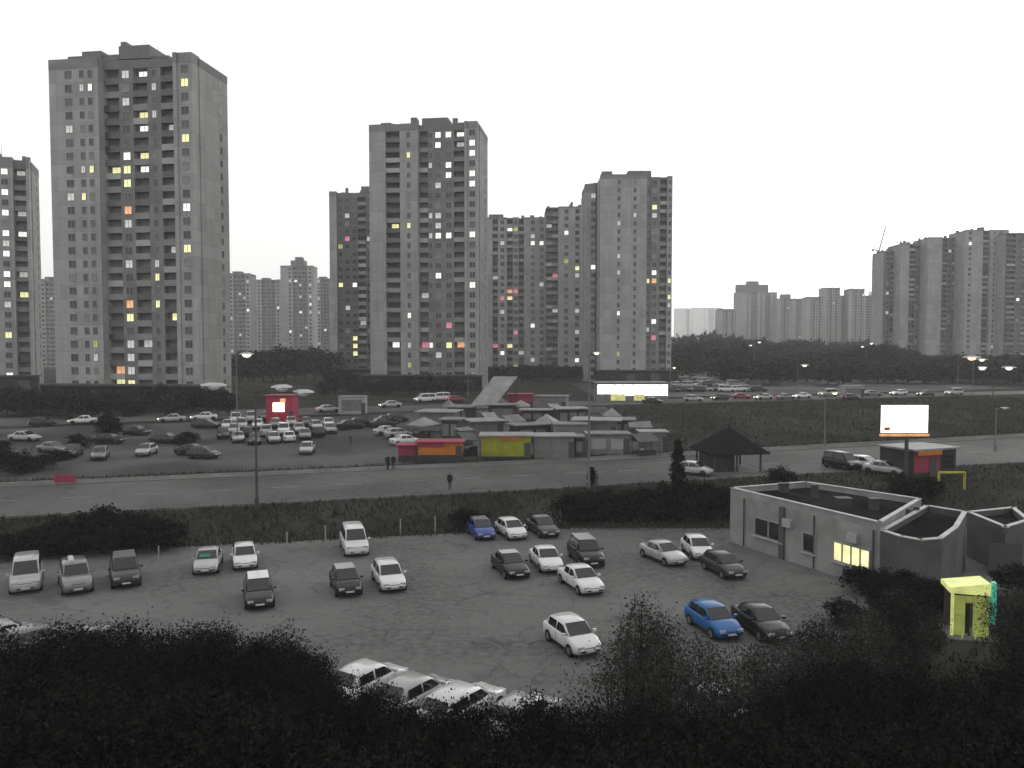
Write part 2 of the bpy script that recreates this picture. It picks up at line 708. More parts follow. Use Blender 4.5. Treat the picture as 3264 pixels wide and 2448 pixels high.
    if not joined:
        MB().tube((W * 0.12, D * 0.5, H + attic), (W * 0.12, D * 0.5, H + attic + 4.5), 0.08, 0.03, 6).build('antenna', M['attic'], root)
    if podium:
        b = MB()
        b.box(-W / 2 - 1.5, W / 2 + 1.5, -4.5, -2.6, 0, 4.2)
        b.build('podium', M['podium'], root)
        MB().box(-W / 2 - 1.8, W / 2 + 1.8, -5.0, -2.2, 4.2, 4.6).build('podium_roof', M['roofing'], root)
        nn = int(W / 4)
        for i in range(nn):
            lx = -W / 2 + (i + 0.5) * W / nn
            b = MB().box(lx - 1.5, lx + 1.5, -4.56, -4.5, 0.5, 3.2)
            b.build('shop_window', rng.choice([G_DARK, G_DARK, G_MID]), root)
    return root


def tower_px(label, xl, xr, d, ytop, bays, side_d=12, **kw):
    """a tower whose foremost front spans the pixels xl..xr, its right corner at distance d, and whose wall ends at pixel row ytop"""
    rot = kw.pop('rot', 0.0)
    mp = max(b_[2] for b_ in bays)
    c, s_ = math.cos(rot), math.sin(rot)
    xR = at_y(xr, d)
    kl = (xl - CX) / F
    w = (xR - kl * d) / (c - kl * s_)          # left corner = right corner - w*(c, s)
    fx_, fy_ = xR - w / 2 * c, d - w / 2 * s_   # middle of the foremost front plane
    zt = CAMH + (1110 - ytop) / F * d
    z0 = 4.0
    nf = int(round((zt - z0 - kw.pop('band', 1.6)) / 2.8))
    return tower(label, fx_ - mp * s_, fy_ + mp * c, z0, rot, w, side_d, nf, bays, attic=max(0.8, zt - z0 - nf * 2.8), **kw)


T1_LIT = [(252, 259, 'd'), (288, 259, 'w'), (401, 237, 'd'), (448, 245, 'w'), (599, 252, 'y'), (409, 324, 'd'), (456, 375, 'y'), (454, 415, 'w'),
          (550, 413, 'd'), (604, 422, 'y'), (410, 496, 'w'), (450, 500, 'y'), (297, 523, 'y'), (260, 523, 'd'), (409, 536, 'y'), (456, 543, 'w'),
          (360, 568, 'y'), (409, 583, 'y'), (410, 664, 'o'), (608, 639, 'w'), (416, 711, 'd'), (617, 801, 'y'), (416, 834, 'd'), (506, 884, 'y'),
          (568, 794, 'd'), (423, 968, 'o'), (517, 968, 'y'), (423, 1004, 'y'), (570, 1004, 'y'), (313, 1092, 'k'), (427, 1090, 'd'), (459, 1083, 'd'),
          (432, 1132, 'd'), (369, 1174, 'o'), (430, 1172, 'd'), (376, 1208, 'y'), (427, 1220, 'y')]
tower_px('tallest apartment tower at left with wide blank side wall and dark balcony columns', 174, 624, 168, 180,
         [('w', 50, 1.6), ('d', 26, 1.6), ('w', 18, 1.6), ('s', 22, 1.6), ('s', 32, 1.6), ('p', 12, 1.95), ('l', 48, 0), ('n', 44, 0), ('l', 46, 0),
          ('s', 42, 0), ('l', 54, 0), ('p', 12, 1.95), ('n', 44, 1.6)], right=[('s', 9.5)], lit=T1_LIT, side_d=12.6, band=2.2, rot=math.radians(-8.5),
         crown=[(-13.2, -9.6, 0.6, 9, 1.3), (-9.6, -5.2, 0.2, 9, 2.0), (-5.2, -1.6, 0.6, 9, 1.2), (-1.2, 5.6, 0.2, 9, 2.7), (-1.0, 0.2, 0.6, 4, 3.7), (5.6, 9.5, 1, 9, 0.6)])
T0_LIT = [(27, 539, 'w'), (32, 604, 'w'), (31, 671, 'w'), (74, 550, 'd'), (76, 675, 'd'), (33, 733, 'w'), (87, 736, 'w'), (36, 765, 'd'), (36, 796, 'w'),
          (38, 859, 'w'), (87, 863, 'd'), (42, 890, 'w'), (87, 926, 'w'), (87, 953, 'y'), (40, 955, 'd'), (43, 1081, 'y'), (33, 1181, 'w')]
tower_px('apartment tower cut by the left edge of the picture', -170, 108, 228, 512,
         [('w', 40, 1.2), ('n', 26, 1.2), ('l', 40, 0), ('n', 26, 0), ('l', 30, 0), ('w', 12, 1.2), ('n', 36, 1.2), ('p', 8, 1.5), ('l', 42, 0), ('p', 10, 1.5)],
         right=[('s', 8)], lit=T0_LIT, rot=math.radians(21), crown=[(-6, 2, 3, 9, 2.5)])
T2_LIT = [(1389, 443, 'w'), (1430, 443, 'w'), (1468, 443, 'w'), (1508, 445, 'w'), (1394, 474, 'w'), (1468, 477, 'd'), (1506, 479, 'w'), (1432, 510, 'w'),
          (1432, 540, 'w'), (1369, 537, 'd'), (1508, 546, 'w'), (1508, 578, 'w'), (1392, 672, 'd'), (1369, 701, 'd'), (1392, 703, 'd'), (1369, 736, 'd'),
          (1392, 736, 'w'), (1432, 736, 'w'), (1508, 738, 'w'), (1271, 727, 'y'), (1304, 728, 'y'), (1394, 864, 'w'), (1508, 895, 'w'), (1432, 1022, 'p'),
          (1277, 1090, 'w'), (1308, 1089, 'd'), (1373, 1089, 'w'), (1432, 1092, 'y'), (1470, 1089, 'o'), (1346, 1116, 'p'), (1351, 957, 'd')]
tower_px('tall apartment tower in the middle with a row of white lit top windows', 1180, 1522, 228, 394,
         [('w', 52, 1.3), ('l', 46, 1.0), ('w', 20, 1.3), ('s', 16, 1.3), ('w', 14, 1.3), ('p', 8, 1.7), ('l', 28, 0), ('s', 16, 0), ('n', 32, 0), ('n', 34, 0),
          ('l', 36, 0), ('p', 8, 1.7), ('n', 32, 1.3)], right=[('s', 10)], lit=T2_LIT, side_d=15, band=2.0, rot=math.radians(-7.5),
         crown=[(-4.5, -2.8, 3, 6, 2.8), (-13, -10, 2, 9, 1.3), (-1.0, 6.5, 2, 10, 2.2), (9, 12, 3, 9, 0.9)])
B3_LIT = [(1116, 759, 'p'), (1116, 680, 'd'), (1069, 911, 'd'), (1096, 906, 'y'), (1121, 910, 'w'), (1145, 1083, 'y'), (1145, 1110, 'y'), (1148, 1033, 'd'), (1069, 1087, 'd')]
tower_px('apartment tower half hidden behind the left of the middle tower', 1054, 1230, 300, 615,
         [('w', 22, 1.0), ('n', 20, 0), ('n', 22, 0), ('n', 22, 0), ('l', 24, 0), ('n', 20, 0), ('w', 40, 1.0)], lit=B3_LIT, left=[('s', 7)],
         crown=[(1.0, 9.0, 2, 8, 2.4), (-5, -4, 3, 4, 2.0)], wallm=('panel_light', 'panel_dark'))
B4_LIT = [(1625, 740, 'w'), (1600, 764, 'd'), (1705, 776, 'w'), (1723, 775, 'w'), (1624, 936, 'o'), (1640, 936, 'p'), (1607, 952, 'p'), (1624, 952, 'y'),
          (1575, 889, 'd'), (1718, 909, 'd'), (1600, 995, 'd'), (1683, 1039, 'w'), (1640, 1062, 'p'), (1576, 1097, 'p'), (1623, 1097, 'y'), (1599, 1123, 'w'), (1655, 1120, 'd')]
tower_px('long apartment block right of the middle tower, lower left section', 1500, 1740, 335, 696,
         [('w', 68, 0.9), ('l', 16, 0), ('n', 28, 0.9), ('l', 18, 0), ('n', 18, 0.9), ('l', 16, 0), ('w', 14, 0.9), ('n', 26, 0.9), ('n', 28, 0.9)], lit=B4_LIT,
         crown=[(-8, -2, 3, 9, 1.8), (-11, -10, 3, 4, 2.6)])
B4B_LIT = [(1801, 744, 'w'), (1871, 733, 'd'), (1871, 757, 'd'), (1754, 720, 'd'), (1768, 872, 'p'), (1848, 854, 'y'), (1848, 876, 'd'), (1871, 845, 'd'),
           (1868, 945, 'w'), (1868, 968, 'd'), (1777, 992, 'd'), (1826, 990, 'd'), (1888, 1037, 'd'), (1826, 1150, 'w')]
tower_px('long apartment block right of the middle tower, taller right section', 1740, 1915, 325, 664,
         [('l', 20, 0), ('l', 18, 0), ('w', 14, 0.9), ('n', 22, 0.9), ('w', 12, 0.9), ('n', 22, 0.9), ('n', 24, 0.9), ('s', 14, 0.9), ('l', 26, 0)], lit=B4B_LIT,
         crown=[(2, 8, 3, 9, 1.2), (-1, 0, 4, 5, 2.6)])
T5_LIT = [(2088, 648, 'y'), (2020, 681, 'd'), (2088, 863, 'w'), (2065, 885, 'y'), (2088, 887, 'o'), (2135, 889, 'y'), (2135, 937, 'y'), (2132, 961, 'd'),
          (1973, 860, 'd'), (1973, 1006, 'w'), (2088, 1066, 'p')]
tower_px('pale apartment tower right of the middle group with a lit right edge', 1912, 2140, 282, 566,
         [('w', 40, 1.3), ('s', 34, 1.3), ('w', 18, 1.3), ('s', 30, 1.3), ('w', 22, 1.3), ('s', 14, 0.0), ('n', 22, 0.4), ('w', 6, 0.4), ('l', 22, 0), ('s', 16, 0.8)],
         lit=T5_LIT, crown=[(-11.5, -8, 2, 9, 2.2), (-2.5, 5.5, 2, 10, 2.4), (-8, -2.5, 3, 9, 1.4)])
tower_px('narrow grey wing beside the pale tower', 1862, 1914, 292, 592, [('w', 20, 0.8), ('n', 16, 0.8), ('l', 18, 0)], lit=[(1902, 842, 'w')], crown=[(0, 2.5, 3, 8, 1.0)], podium=False)

# curved row of slabs at the right
RS = [(2816, 2868, 470, 802, [('n', 14, 0.5), ('l', 10, 0), ('n', 18, 1.0)]),
      (2868, 2952, 462, 776, [('w', 22, 1.6), ('l', 20, 0), ('n', 16, 0), ('l', 20, 0)]),
      (2952, 3070, 455, 760, [('w', 38, 1.8), ('l', 18, 0), ('n', 16, 0), ('l', 12, 0), ('s', 20, 1.2)]),
      (3070, 3206, 446, 738, [('n', 24, 1.8), ('w', 26, 1.8), ('l', 22, 0), ('s', 24, 1.6), ('w', 30, 1.6)]),
      (3206, 3330, 436, 745, [('l', 24, 0), ('n', 20, 0), ('l', 24, 0), ('n', 24, 0), ('w', 20, 1.5)])]
RN = ['leftmost and lowest slab of the grey row at right', 'second slab from the left in the grey row at right', 'middle slab of the grey row at right',
      'tallest slab of the grey row at right with a white lit top window', 'slab of the grey row cut by the right edge']
for (xl, xr, d, yt, bays), lb in zip(RS, RN):
    tower_px(lb, xl, xr, d, yt, bays, side_d=16, podium=False, group='grey slabs at right', lit=[(3098, 773, 'w')] if xl == 3070 else [],
             wallm=('panel_light', 'panel_dark'))

# far blocks
FAR = [(120, 196, 520, 890, 'far pale block between the two left towers', []),
       (715, 800, 560, 872, 'far block right beside the tallest tower', [(767, 931, 'd'), (780, 950, 'd'), (798, 982, 'w'), (745, 1015, 'd')]),
       (800, 897, 640, 892, 'far flat-topped block in the left gap', [(879, 982, 'w')]),
       (897, 1000, 590, 848, 'far peaked block in the left gap, the tallest there', [(944, 897, 'w'), (988, 912, 'd'), (964, 942, 'd'), (980, 942, 'd'), (991, 968, 'w'), (964, 1000, 'w'), (980, 1047, 'd'), (892, 1051, 'w')]),
       (1000, 1062, 660, 888, 'far low block against the half hidden tower', [(1015, 957, 'd'), (1038, 1056, 'w')])]
for xl, xr, d, yt, lb, lt in FAR:
    wpx = xr - xl
    tower_px(lb, xl, xr, d, yt, [('w', 20, 1), ('n', 16, 1), ('l', 14, 0), ('n', 16, 0), ('l', 14, 0), ('n', 16, 1)], joined=True, lit=lt, podium=False, group='far blocks in the left gap',
             lit_tol=40, crown=[(-5, 5, 2, 10, 4.0), (-2, 3, 3, 9, 6.5)] if xl == 897 else [(-4, 2, 3, 9, 1.6)])
FARR = [(2288, 2346, 900, 985, 'far low block at the left end of the hazy group'),
        (2346, 2474, 950, 932, 'far hazy block with a tall stepped crown'),
        (2474, 2532, 930, 952, 'far hazy block right of the stepped crown'),
        (2526, 2562, 900, 952, 'far narrow hazy block before the gap'),
        (2568, 2622, 820, 946, 'far hazy block just right of the gap'),
        (2622, 2674, 830, 918, 'far hazy taller block in the right hazy group'),
        (2674, 2702, 840, 942, 'far hazy low link between two taller blocks'),
        (2702, 2752, 830, 920, 'far hazy taller block nearest the crane'),
        (2752, 2775, 840, 942, 'far hazy end piece left of the crane')]
for i, (xl, xr, d, yt, lb) in enumerate(FARR):
    cr = [(-22, 14, 2, 11, 9), (-10, 3, 3, 10, 13)] if i == 1 else ([(-4, 6, 2, 10, 5)] if i == 2 else [])
    tower_px(lb, xl, xr, d, yt, [('w', 14, 1), ('n', 12, 1), ('l', 12, 0), ('n', 14, 1), ('l', 10, 0), ('n', 12, 1)], joined=True, podium=False,
             group='far hazy blocks', crown=cr, p_lit=0.012)
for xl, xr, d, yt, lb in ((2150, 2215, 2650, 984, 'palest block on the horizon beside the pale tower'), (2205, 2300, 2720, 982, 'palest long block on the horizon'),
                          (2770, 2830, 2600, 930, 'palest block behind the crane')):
    tower_px(lb, xl, xr, d, yt, [('w', 20, 1), ('n', 20, 1), ('l', 14, 0), ('n', 20, 1)], joined=True, podium=False, group='palest blocks on the horizon', p_lit=0, wallm=('panel_hazed', 'panel_hazed'))

# ------------------------------------------------------------------ tower crane
M['crane'] = mat('crane_steel', (0.3, 0.3, 0.28), 0.6, 0.1, 1)
cd = 1150.0
cr = thing('tower_crane', 'thin tower crane with raised jib beside the grey row', 'crane', (at_y(2794, cd), cd, 4))
top = CAMH + (1110 - 810) / F * cd - 4
b = MB()
for sx in (-1, 1):
    for sy in (-1, 1):
        b.tube((sx, sy, 0), (sx, sy, top), 0.65, n=4)
for i in range(int(top // 4)):
    b.tube((-1, -1, i * 4), (1, -1, i * 4 + 4), 0.2, n=4)
    b.tube((1, -1, i * 4), (-1, -1, i * 4 + 4), 0.2, n=4)
b.build('mast', M['crane'], cr)
MB().box(-2.2, 2.2, -2, 2, top, top + 4).build('cab', M['crane'], cr)
MB().tube((0, 0, top + 3), (9, 0, top + 38), 1.3, 1.0, 5).build('jib', M['crane'], cr)
MB().tube((0, 0, top + 3), (-9, 0, top + 6), 1.0, 1.0, 5).build('counter_jib', M['crane'], cr)
MB().box(-10, -7, -1.2, 1.2, top + 2.5, top + 6.2).build('counterweight', M['crane'], cr)

# ------------------------------------------------------------------ low white building at the right
M['render_white'] = mat('dirty_white_render', (0.225, 0.225, 0.222), 0.9, 0.25, 0.5, bump=0.3)
M['render_grey'] = mat('grey_render', (0.075, 0.075, 0.075), 0.9, 0.25, 0.5, bump=0.3)
M['coping'] = mat('coping_metal', (0.33, 0.33, 0.33), 0.6, 0.25, 1.0)
M['deck'] = ground_mat('roof_felt', (0.012, 0.012, 0.012), (0.026, 0.026, 0.026), 0.35, 0.95)
M['pale_trim'] = mat('pale_trim', (0.3, 0.3, 0.3), 0.6, 0.1, 3)
M['trim'] = mat('dark_trim', (0.05, 0.05, 0.05), 0.7, 0.2, 2)


def on_wall(P, Q, px, py):
    d = ray(px, py)
    n = Vector((Q.y - P.y, -(Q.x - P.x), 0))
    o = Vector((0, 0, CAMH))
    t = (P - o).dot(n) / d.dot(n)
    return o + d * t


def wall_window(root, P, Q, px0, py0, px1, py1, panes, m, name='window'):
    """a framed window on the wall P-Q between two opposite corner pixels of its middle line"""
    e = (Q - P).normalized()
    e.z = 0
    a, b_ = on_wall(P, Q, px0, py0), on_wall(P, Q, px1, py1)
    w = (b_ - a).dot(e)
    c = (a + b_) / 2
    rz = math.atan2(e.y, e.x)
    return c, w, rz


def framed(root, c, w, h, rz, panes, m, off=(0, 0, 0)):
    fr = MB()
    t = 0.08
    fr.box(-w / 2 - t, w / 2 + t, -0.12, 0.02, -h / 2 - t, -h / 2)
    fr.box(-w / 2 - t, w / 2 + t, -0.12, 0.02, h / 2, h / 2 + t)
    for i in range(panes + 1):
        x = -w / 2 + w * i / panes
        fr.box(x - 0.05, x + 0.05, -0.11, 0.02, -h / 2, h / 2)
    loc = Vector(c) - Vector(off)
    o = fr.build('window', M['frame'], root)
    o.location, o.rotation_euler = loc, (0, 0, rz)
    for i in range(panes):
        x0, x1 = -w / 2 + w * i / panes + 0.05, -w / 2 + w * (i + 1) / panes - 0.05
        MB().box(x0, x1, -0.05, -0.03, -h / 2 + 0.01, h / 2 - 0.01).build('pane', m, o)
    MB().box(-w / 2 - 0.14, w / 2 + 0.14, -0.22, 0.02, -h / 2 - 0.16, -h / 2 - 0.09).build('sill', M['coping'], o)
    return o


def flat_building(root, pts, z0, z1, wall_m, step=0.0):
    """walls, felt roof and a coped parapet over a plan polygon (local to the root)"""
    n = len(pts)
    MB().prism([(p.x, p.y) for p in pts], z0, z1 - 0.45).build('wall', wall_m, root)
    c = sum((Vector((p.x, p.y, 0)) for p in pts), Vector()) / n
    inner = [Vector((p.x, p.y, 0)) + (c - Vector((p.x, p.y, 0))).normalized() * 0.5 for p in pts]
    MB().prism([(p.x, p.y) for p in inner], z1 - 0.44, z1 - 0.40).build('roof_felt', M['deck'], root)
    for i in range(n):
        p, q = pts[i], pts[(i + 1) % n]
        e = (q - p)
        L = Vector((e.x, e.y, 0)).length
        rz = math.atan2(e.y, e.x)
        o = MB().box(0, L, 0.0, 0.22, 0, 0.45).build('parapet', wall_m, root)
        o.location, o.rotation_euler = (p.x, p.y, z1 - 0.45), (0, 0, rz)
        o = MB().box(-0.04, L + 0.04, -0.05, 0.27, 0, 0.07).build('coping', M['coping'], o)
        o.location = (0, 0, 0.45)


ZB = 4.5
A0, A1 = at_z(1578 * S, 1054 * S, ZB), at_z(1708 * S, 1079 * S, ZB)
C1 = at_z(1902 * S, 1130 * S, ZB)
# the long wall is straight: put A1 on A0-C1
tt = (A1 - A0).dot(C1 - A0) / (C1 - A0).length_squared
A1 = A0 + (C1 - A0) * tt
bk = at_z(1740 * S, 1041 * S, ZB)
bk2 = at_z(1990 * S, 1078 * S, ZB)
base0 = Vector((C1.x, C1.y, 0))
lb = thing('low_building', 'low white flat-roofed building with pale parapet edges and one lit window', 'building', base0)
loc = lambda p: Vector((p.x - base0.x, p.y - base0.y, 0))
flat_building(lb, [loc(A0), loc(C1), loc(bk2), loc(bk)], 0, ZB, M['render_white'])
e = (C1 - A0).normalized()
rzw = math.atan2(e.y, e.x)
pl = MB().box(-0.25, 0.25, -0.18, 0.02, 0, ZB - 0.5).build('pilaster', M['render_grey'], lb)
pl.location, pl.rotation_euler = loc(A1), (0, 0, rzw)
PA, QA = Vector((A0.x, A0.y, 0)), Vector((C1.x, C1.y, 0))
for (x0, y0, x1, y1, h, n, m) in ((1632, 1134, 1692, 1154, 1.3, 2, G_DARK), (1736, 1168, 1762, 1178, 1.3, 1, G_DARK), (1802, 1188, 1880, 1212, 1.25, 4, LIT['y'])):
    c, w, rz = wall_window(lb, PA, QA, x0 * S, y0 * S, x1 * S, y1 * S, n, m)
    framed(lb, (c.x, c.y, c.z), w, h, rz, n, m, base0)
# rounded annex
ZC = 4.1
ann = [at_z(q[0] * S, q[1] * S, ZC) for q in ((1902, 1146), (1945, 1160), (1990, 1168), (2035, 1164), (2068, 1140), (2088, 1106))]
ann_b = [at_z(2000 * S, 1092 * S, ZC)]
an = thing('rounded_annex', 'grey rounded annex at the near end of the low white building', 'building', base0)
flat_building(an, [loc(p) for p in ann + ann_b], 0, ZC, M['render_grey'])
for q in ((0.3, 3.0), (1.4, 5.2)):
    MB().tube((4 + q[0], 4 + q[1] * 0.4, ZC - 0.4), (4 + q[0], 4 + q[1] * 0.4, ZC + 0.3), 0.2, 0.2, 10).build('vent', M['trim'], an)
mid_ = (loc(A0) + loc(C1) + loc(bk2) + loc(bk)) / 4
for i, (dx, dy, ww, hh) in enumerate(((-2.2, 4.2, 0.35, 0.7), (0.6, -1.0, 0.5, 0.45), (2.0, -3.2, 0.3, 0.8), (-0.6, 1.6, 0.25, 1.0))):
    v_ = MB().box(-ww, ww, -ww * .8, ww * .8, 0, hh).box(-ww - .08, ww + .08, -ww * .8 - .08, ww * .8 + .08, hh, hh + 0.07).build('roof_vent', M['trim'], lb)
    v_.location = (mid_.x + dx, mid_.y + dy, ZB - 0.4)
for t_ in (0.12, 0.62, 0.97):
    q = loc(A0) + (loc(C1) - loc(A0)) * t_
    dp = MB().tube((0, -0.12, 0.1), (0, -0.12, ZB - 0.55), 0.055, 0.055, 8).build('downpipe', M['trim'], lb)
    dp.location, dp.rotation_euler = q, (0, 0, rzw)
for t_, zz_ in ((0.45, 2.9), (0.86, 3.1)):
    q = loc(A0) + (loc(C1) - loc(A0)) * t_
    ac = MB().box(-.42, .42, -.36, -.02, zz_ - .3, zz_ + .3).build('air_conditioner', M['pale_trim'], lb)
    ac.location, ac.rotation_euler = q, (0, 0, rzw)
# long wall piece that runs out of the picture at the right
rb0 = at_z(2089 * S, 1106 * S, 3.4)
rb1 = at_z(2172 * S, 1140 * S, 3.4)
rb2 = at_z(2225 * S, 1124 * S, 3.4)
rb3 = at_z(2190 * S, 1096 * S, 3.4)
rt = thing('garage', 'dark flat-roofed garage with a pale edge at the right border', 'garage', (rb1.x, rb1.y, 0))
lr = lambda p: Vector((p.x - rb1.x, p.y - rb1.y, 0))
flat_building(rt, [lr(rb0), lr(rb1), lr(rb2), lr(rb3)], 0, 3.4, M['render_grey'])
MB().box(-1.2, 1.2, -0.05, 0, 0, 2.3).build('door', M['trim'], rt)

# ------------------------------------------------------------------ lit entrance booth
M['booth_lit'] = emis('booth_lit_yellow', (0.80, 0.86, 0.30), 0.5)
M['booth_dim'] = emis('booth_dim_olive', (0.5, 0.56, 0.14), 0.26)
M['booth_cyan'] = emis('booth_lit_teal', (0.08, 0.6, 0.45), 0.4)
bp = G(2086 * S, 1366 * S)
bo = thing('entrance_booth', 'small glowing yellow entrance booth with a teal edge and dark doorway', 'booth', bp, math.radians(-14))
MB().box(-1.0, -0.86, -0.9, -0.76, 0, 2.6).build('post', M['booth_lit'], bo)
MB().box(0.78, 0.92, -0.9, -0.76, 0, 2.6).build('post', M['booth_dim'], bo)
MB().box(-0.9, 0.9, 0.9, 1.0, 0, 2.6).build('back_wall', M['trim'], bo)
MB().box(-0.84, -0.28, -0.84, -0.78, 0.08, 2.3).build('side_panel', M['booth_dim'], bo)
MB().box(0.12, 0.76, -0.84, -0.78, 0.08, 2.3).build('side_panel', M['booth_dim'], bo)
MB().box(-0.26, 0.10, -0.3, -0.24, 0.05, 1.9).build('doorway', G_DARK, bo)
MB().box(-0.26, 0.10, -0.84, -0.80, 1.92, 2.3).build('transom', M['booth_dim'], bo)
cn = MB().add([(-1.08, -0.96, 2.45), (0.95, -0.96, 2.4), (0.95, -0.96, 3.1), (-1.08, -0.96, 2.75), (-1.08, 1.05, 2.45), (0.95, 1.05, 2.4), (0.95, 1.05, 3.0), (-1.08, 1.05, 2.7)],
              [(0, 1, 2, 3), (5, 4, 7, 6), (3, 2, 6, 7), (1, 0, 4, 5), (0, 3, 7, 4), (1, 5, 6, 2)])
cn.build('canopy', M['booth_lit'], bo)
MB().box(0.97, 1.17, -1.15, -0.75, 0.9, 3.2).build('edge_sign', M['booth_cyan'], bo)
for sx in (-0.55, 0.1, 0.6):
    MB().tube((sx, -1.3, 0), (sx + 0.2, -0.95, 0.55), 0.05, 0.03, 6).build('ramp_rail', M['booth_dim'], bo)
MB().box(-1.2, 1.2, -1.5, 1.1, 0, 0.06).build('step', M['kerb'], bo)


# ------------------------------------------------------------------ kiosks and market
M['roof_pale'] = mat('pale_sheet_roof', (0.2, 0.2, 0.2), 0.6, 0.25, 0.6)
M['roof_mid'] = mat('grey_sheet_roof', (0.13, 0.13, 0.13), 0.7, 0.25, 0.6)
M['orange'] = mat('orange_panels', (0.4, 0.125, 0.015), 0.7, 0.15, 1)
M['red'] = mat('red_panels', (0.22, 0.03, 0.06), 0.7, 0.15, 1)
M['yellow'] = mat('yellow_panels', (0.22, 0.23, 0.02), 0.7, 0.15, 1)
M['grey_wall'] = mat('grey_kiosk', (0.15, 0.15, 0.15), 0.8, 0.2, 0.8)
M['pale_wall'] = mat('pale_kiosk', (0.26, 0.26, 0.26), 0.8, 0.15, 0.8)
M['dark_wall'] = mat('dark_kiosk', (0.03, 0.03, 0.03), 0.8, 0.3, 0.8)


def kiosk(name, label, px, py, wpx, h, dep, wall, roof, cat='kiosk', group=None, shutters=2, sign=None, rot=0.0, low=None, shut=None, over=0.35, depth_at=None):
    p = G(px, py)
    w = wpx / F * p.y
    q_ = settle(p.x, p.y + dep / 2, w / 2 + 0.02, dep / 2 + 0.02, rot, 4.4)
    if not q_:
        print('NO ROOM', label)
        q_ = (p.x, p.y + dep / 2)
    k = thing(name, label, cat, (q_[0], q_[1], gz(q_[0], q_[1]) + 0.05), rot, group)
    b = MB()
    z0 = 0.0
    if low:
        MB().box(-w / 2 + 0.03, w / 2 - 0.03, -dep / 2 + 0.03, dep / 2 - 0.03, 0, low[0]).build('plinth', low[1], k)
        z0 = low[0]
    MB().box(-w / 2, w / 2, -dep / 2, dep / 2, z0, h).build('wall', wall, k)
    MB().box(-w / 2 - over, w / 2 + over, -dep / 2 - over, dep / 2 + over * 0.3, h, h + 0.16).build('roof', roof, k)
    for i in range(shutters):
        sw = w / shutters
        x = -w / 2 + sw * (i + 0.5)
        MB().box(x - sw * 0.38, x + sw * 0.38, -dep / 2 - 0.05, -dep / 2, max(0.7, z0 + 0.15), h - 0.55).build('shutter', shut or M['roof_mid'], k)
    MB().box(w * 0.36, w * 0.36 + 0.8, -dep / 2 - 0.07, -dep / 2 - 0.052, z0 + 0.05, min(2.1, h - 0.3)).build('door', M['trim'], k)
    if sign:
        MB().box(-w * sign[1], w * sign[2], -dep / 2 - 0.16, -dep / 2 - 0.08, h - 0.5, h - 0.04).build('sign', sign[0], k)
    return k


kiosk('market_kiosk', 'orange-fronted market kiosk with a red left side', 1402, 1478, 140, 2.5, 3.2, M['orange'], M['red'], sign=(M['red'], 0.5, 0.1), low=(1.0, M['dark_wall']), shut=M['orange'])
kr = kiosk('market_tent', 'low dark red market tent left of the orange kiosk', 1308, 1474, 64, 1.9, 2.6, M['red'], M['red'], cat='tent', low=(0.7, M['dark_wall']), shut=M['red'])
kiosk('market_kiosk', 'yellow-green market kiosk with an orange sign', 1614, 1468, 158, 2.9, 4.0, M['yellow'], M['roof_pale'], sign=(M['orange'], 0.12, 0.3), low=(0.4, M['dark_wall']), shut=M['yellow'])
kiosk('market_kiosk', 'long grey kiosk right of the yellow kiosk', 1766, 1464, 128, 2.7, 4.0, M['grey_wall'], M['roof_pale'], shutters=3)
kiosk('market_kiosk', 'dark narrow kiosk between the grey ones', 1846, 1462, 24, 2.6, 3, M['dark_wall'], M['roof_mid'], shutters=1)
kiosk('market_kiosk', 'grey kiosk with two pale shutters by the tall lamp post', 1940, 1452, 130, 2.6, 3.6, M['grey_wall'], M['roof_mid'], shut=M['pale_wall'])
kiosk('market_kiosk', 'small grey kiosk left of the dark gazebo', 2084, 1444, 80, 2.6, 3.0, M['grey_wall'], M['roof_pale'], shutters=1)
rows = [(1398, 1376, 118, 'pale-roofed stall behind the orange kiosk', 'roof_pale', 'grey_wall'), (1716, 1352, 108, 'pale-roofed stall farthest back over the yellow kiosk', 'roof_pale', 'dark_wall'),
        (1820, 1364, 92, 'pale-roofed stall behind the long grey kiosk', 'roof_pale', 'dark_wall'), (1540, 1392, 84, 'pale-roofed stall behind the yellow kiosk', 'roof_pale', 'grey_wall'),
        (1908, 1408, 138, 'wide pale-roofed stall behind the lamp post', 'roof_pale', 'grey_wall'), (1690, 1412, 120, 'grey-roofed stall between the yellow kiosk and the rear row', 'roof_mid', 'dark_wall'),
        (1790, 1410, 110, 'grey-roofed stall behind the long grey kiosk', 'roof_mid', 'grey_wall'), (1990, 1388, 80, 'grey-roofed stall at the right rear of the market', 'roof_mid', 'dark_wall'),
        (1600, 1350, 90, 'grey-roofed stall behind the slanted canopy', 'roof_mid', 'dark_wall'), (1470, 1345, 80, 'grey-roofed stall left of the slanted canopy', 'roof_mid', 'dark_wall'),
        (1440, 1408, 60, 'dark stall right behind the orange kiosk', 'roof_mid', 'dark_wall'), (1760, 1318, 120, 'low grey stall near the far street', 'roof_mid', 'grey_wall')]
rk_ = random.Random(17)
M['tarp'] = mat('dark_tarpaulin', (0.06, 0.06, 0.065), 0.8, 0.3, 1.5)
for px, py, wpx, lbl, rf, wl_ in rows:
    kiosk('market_stall', lbl, px, py, wpx * rk_.uniform(0.75, 1.05), rk_.uniform(2.1, 3.1), rk_.uniform(3.2, 5.2), M[wl_], M[rf], cat='stall', group='market stalls', rot=math.radians(rk_.uniform(-24, 24)),
          shutters=rk_.choice((1, 2, 3)), over=rk_.uniform(0.2, 0.9))


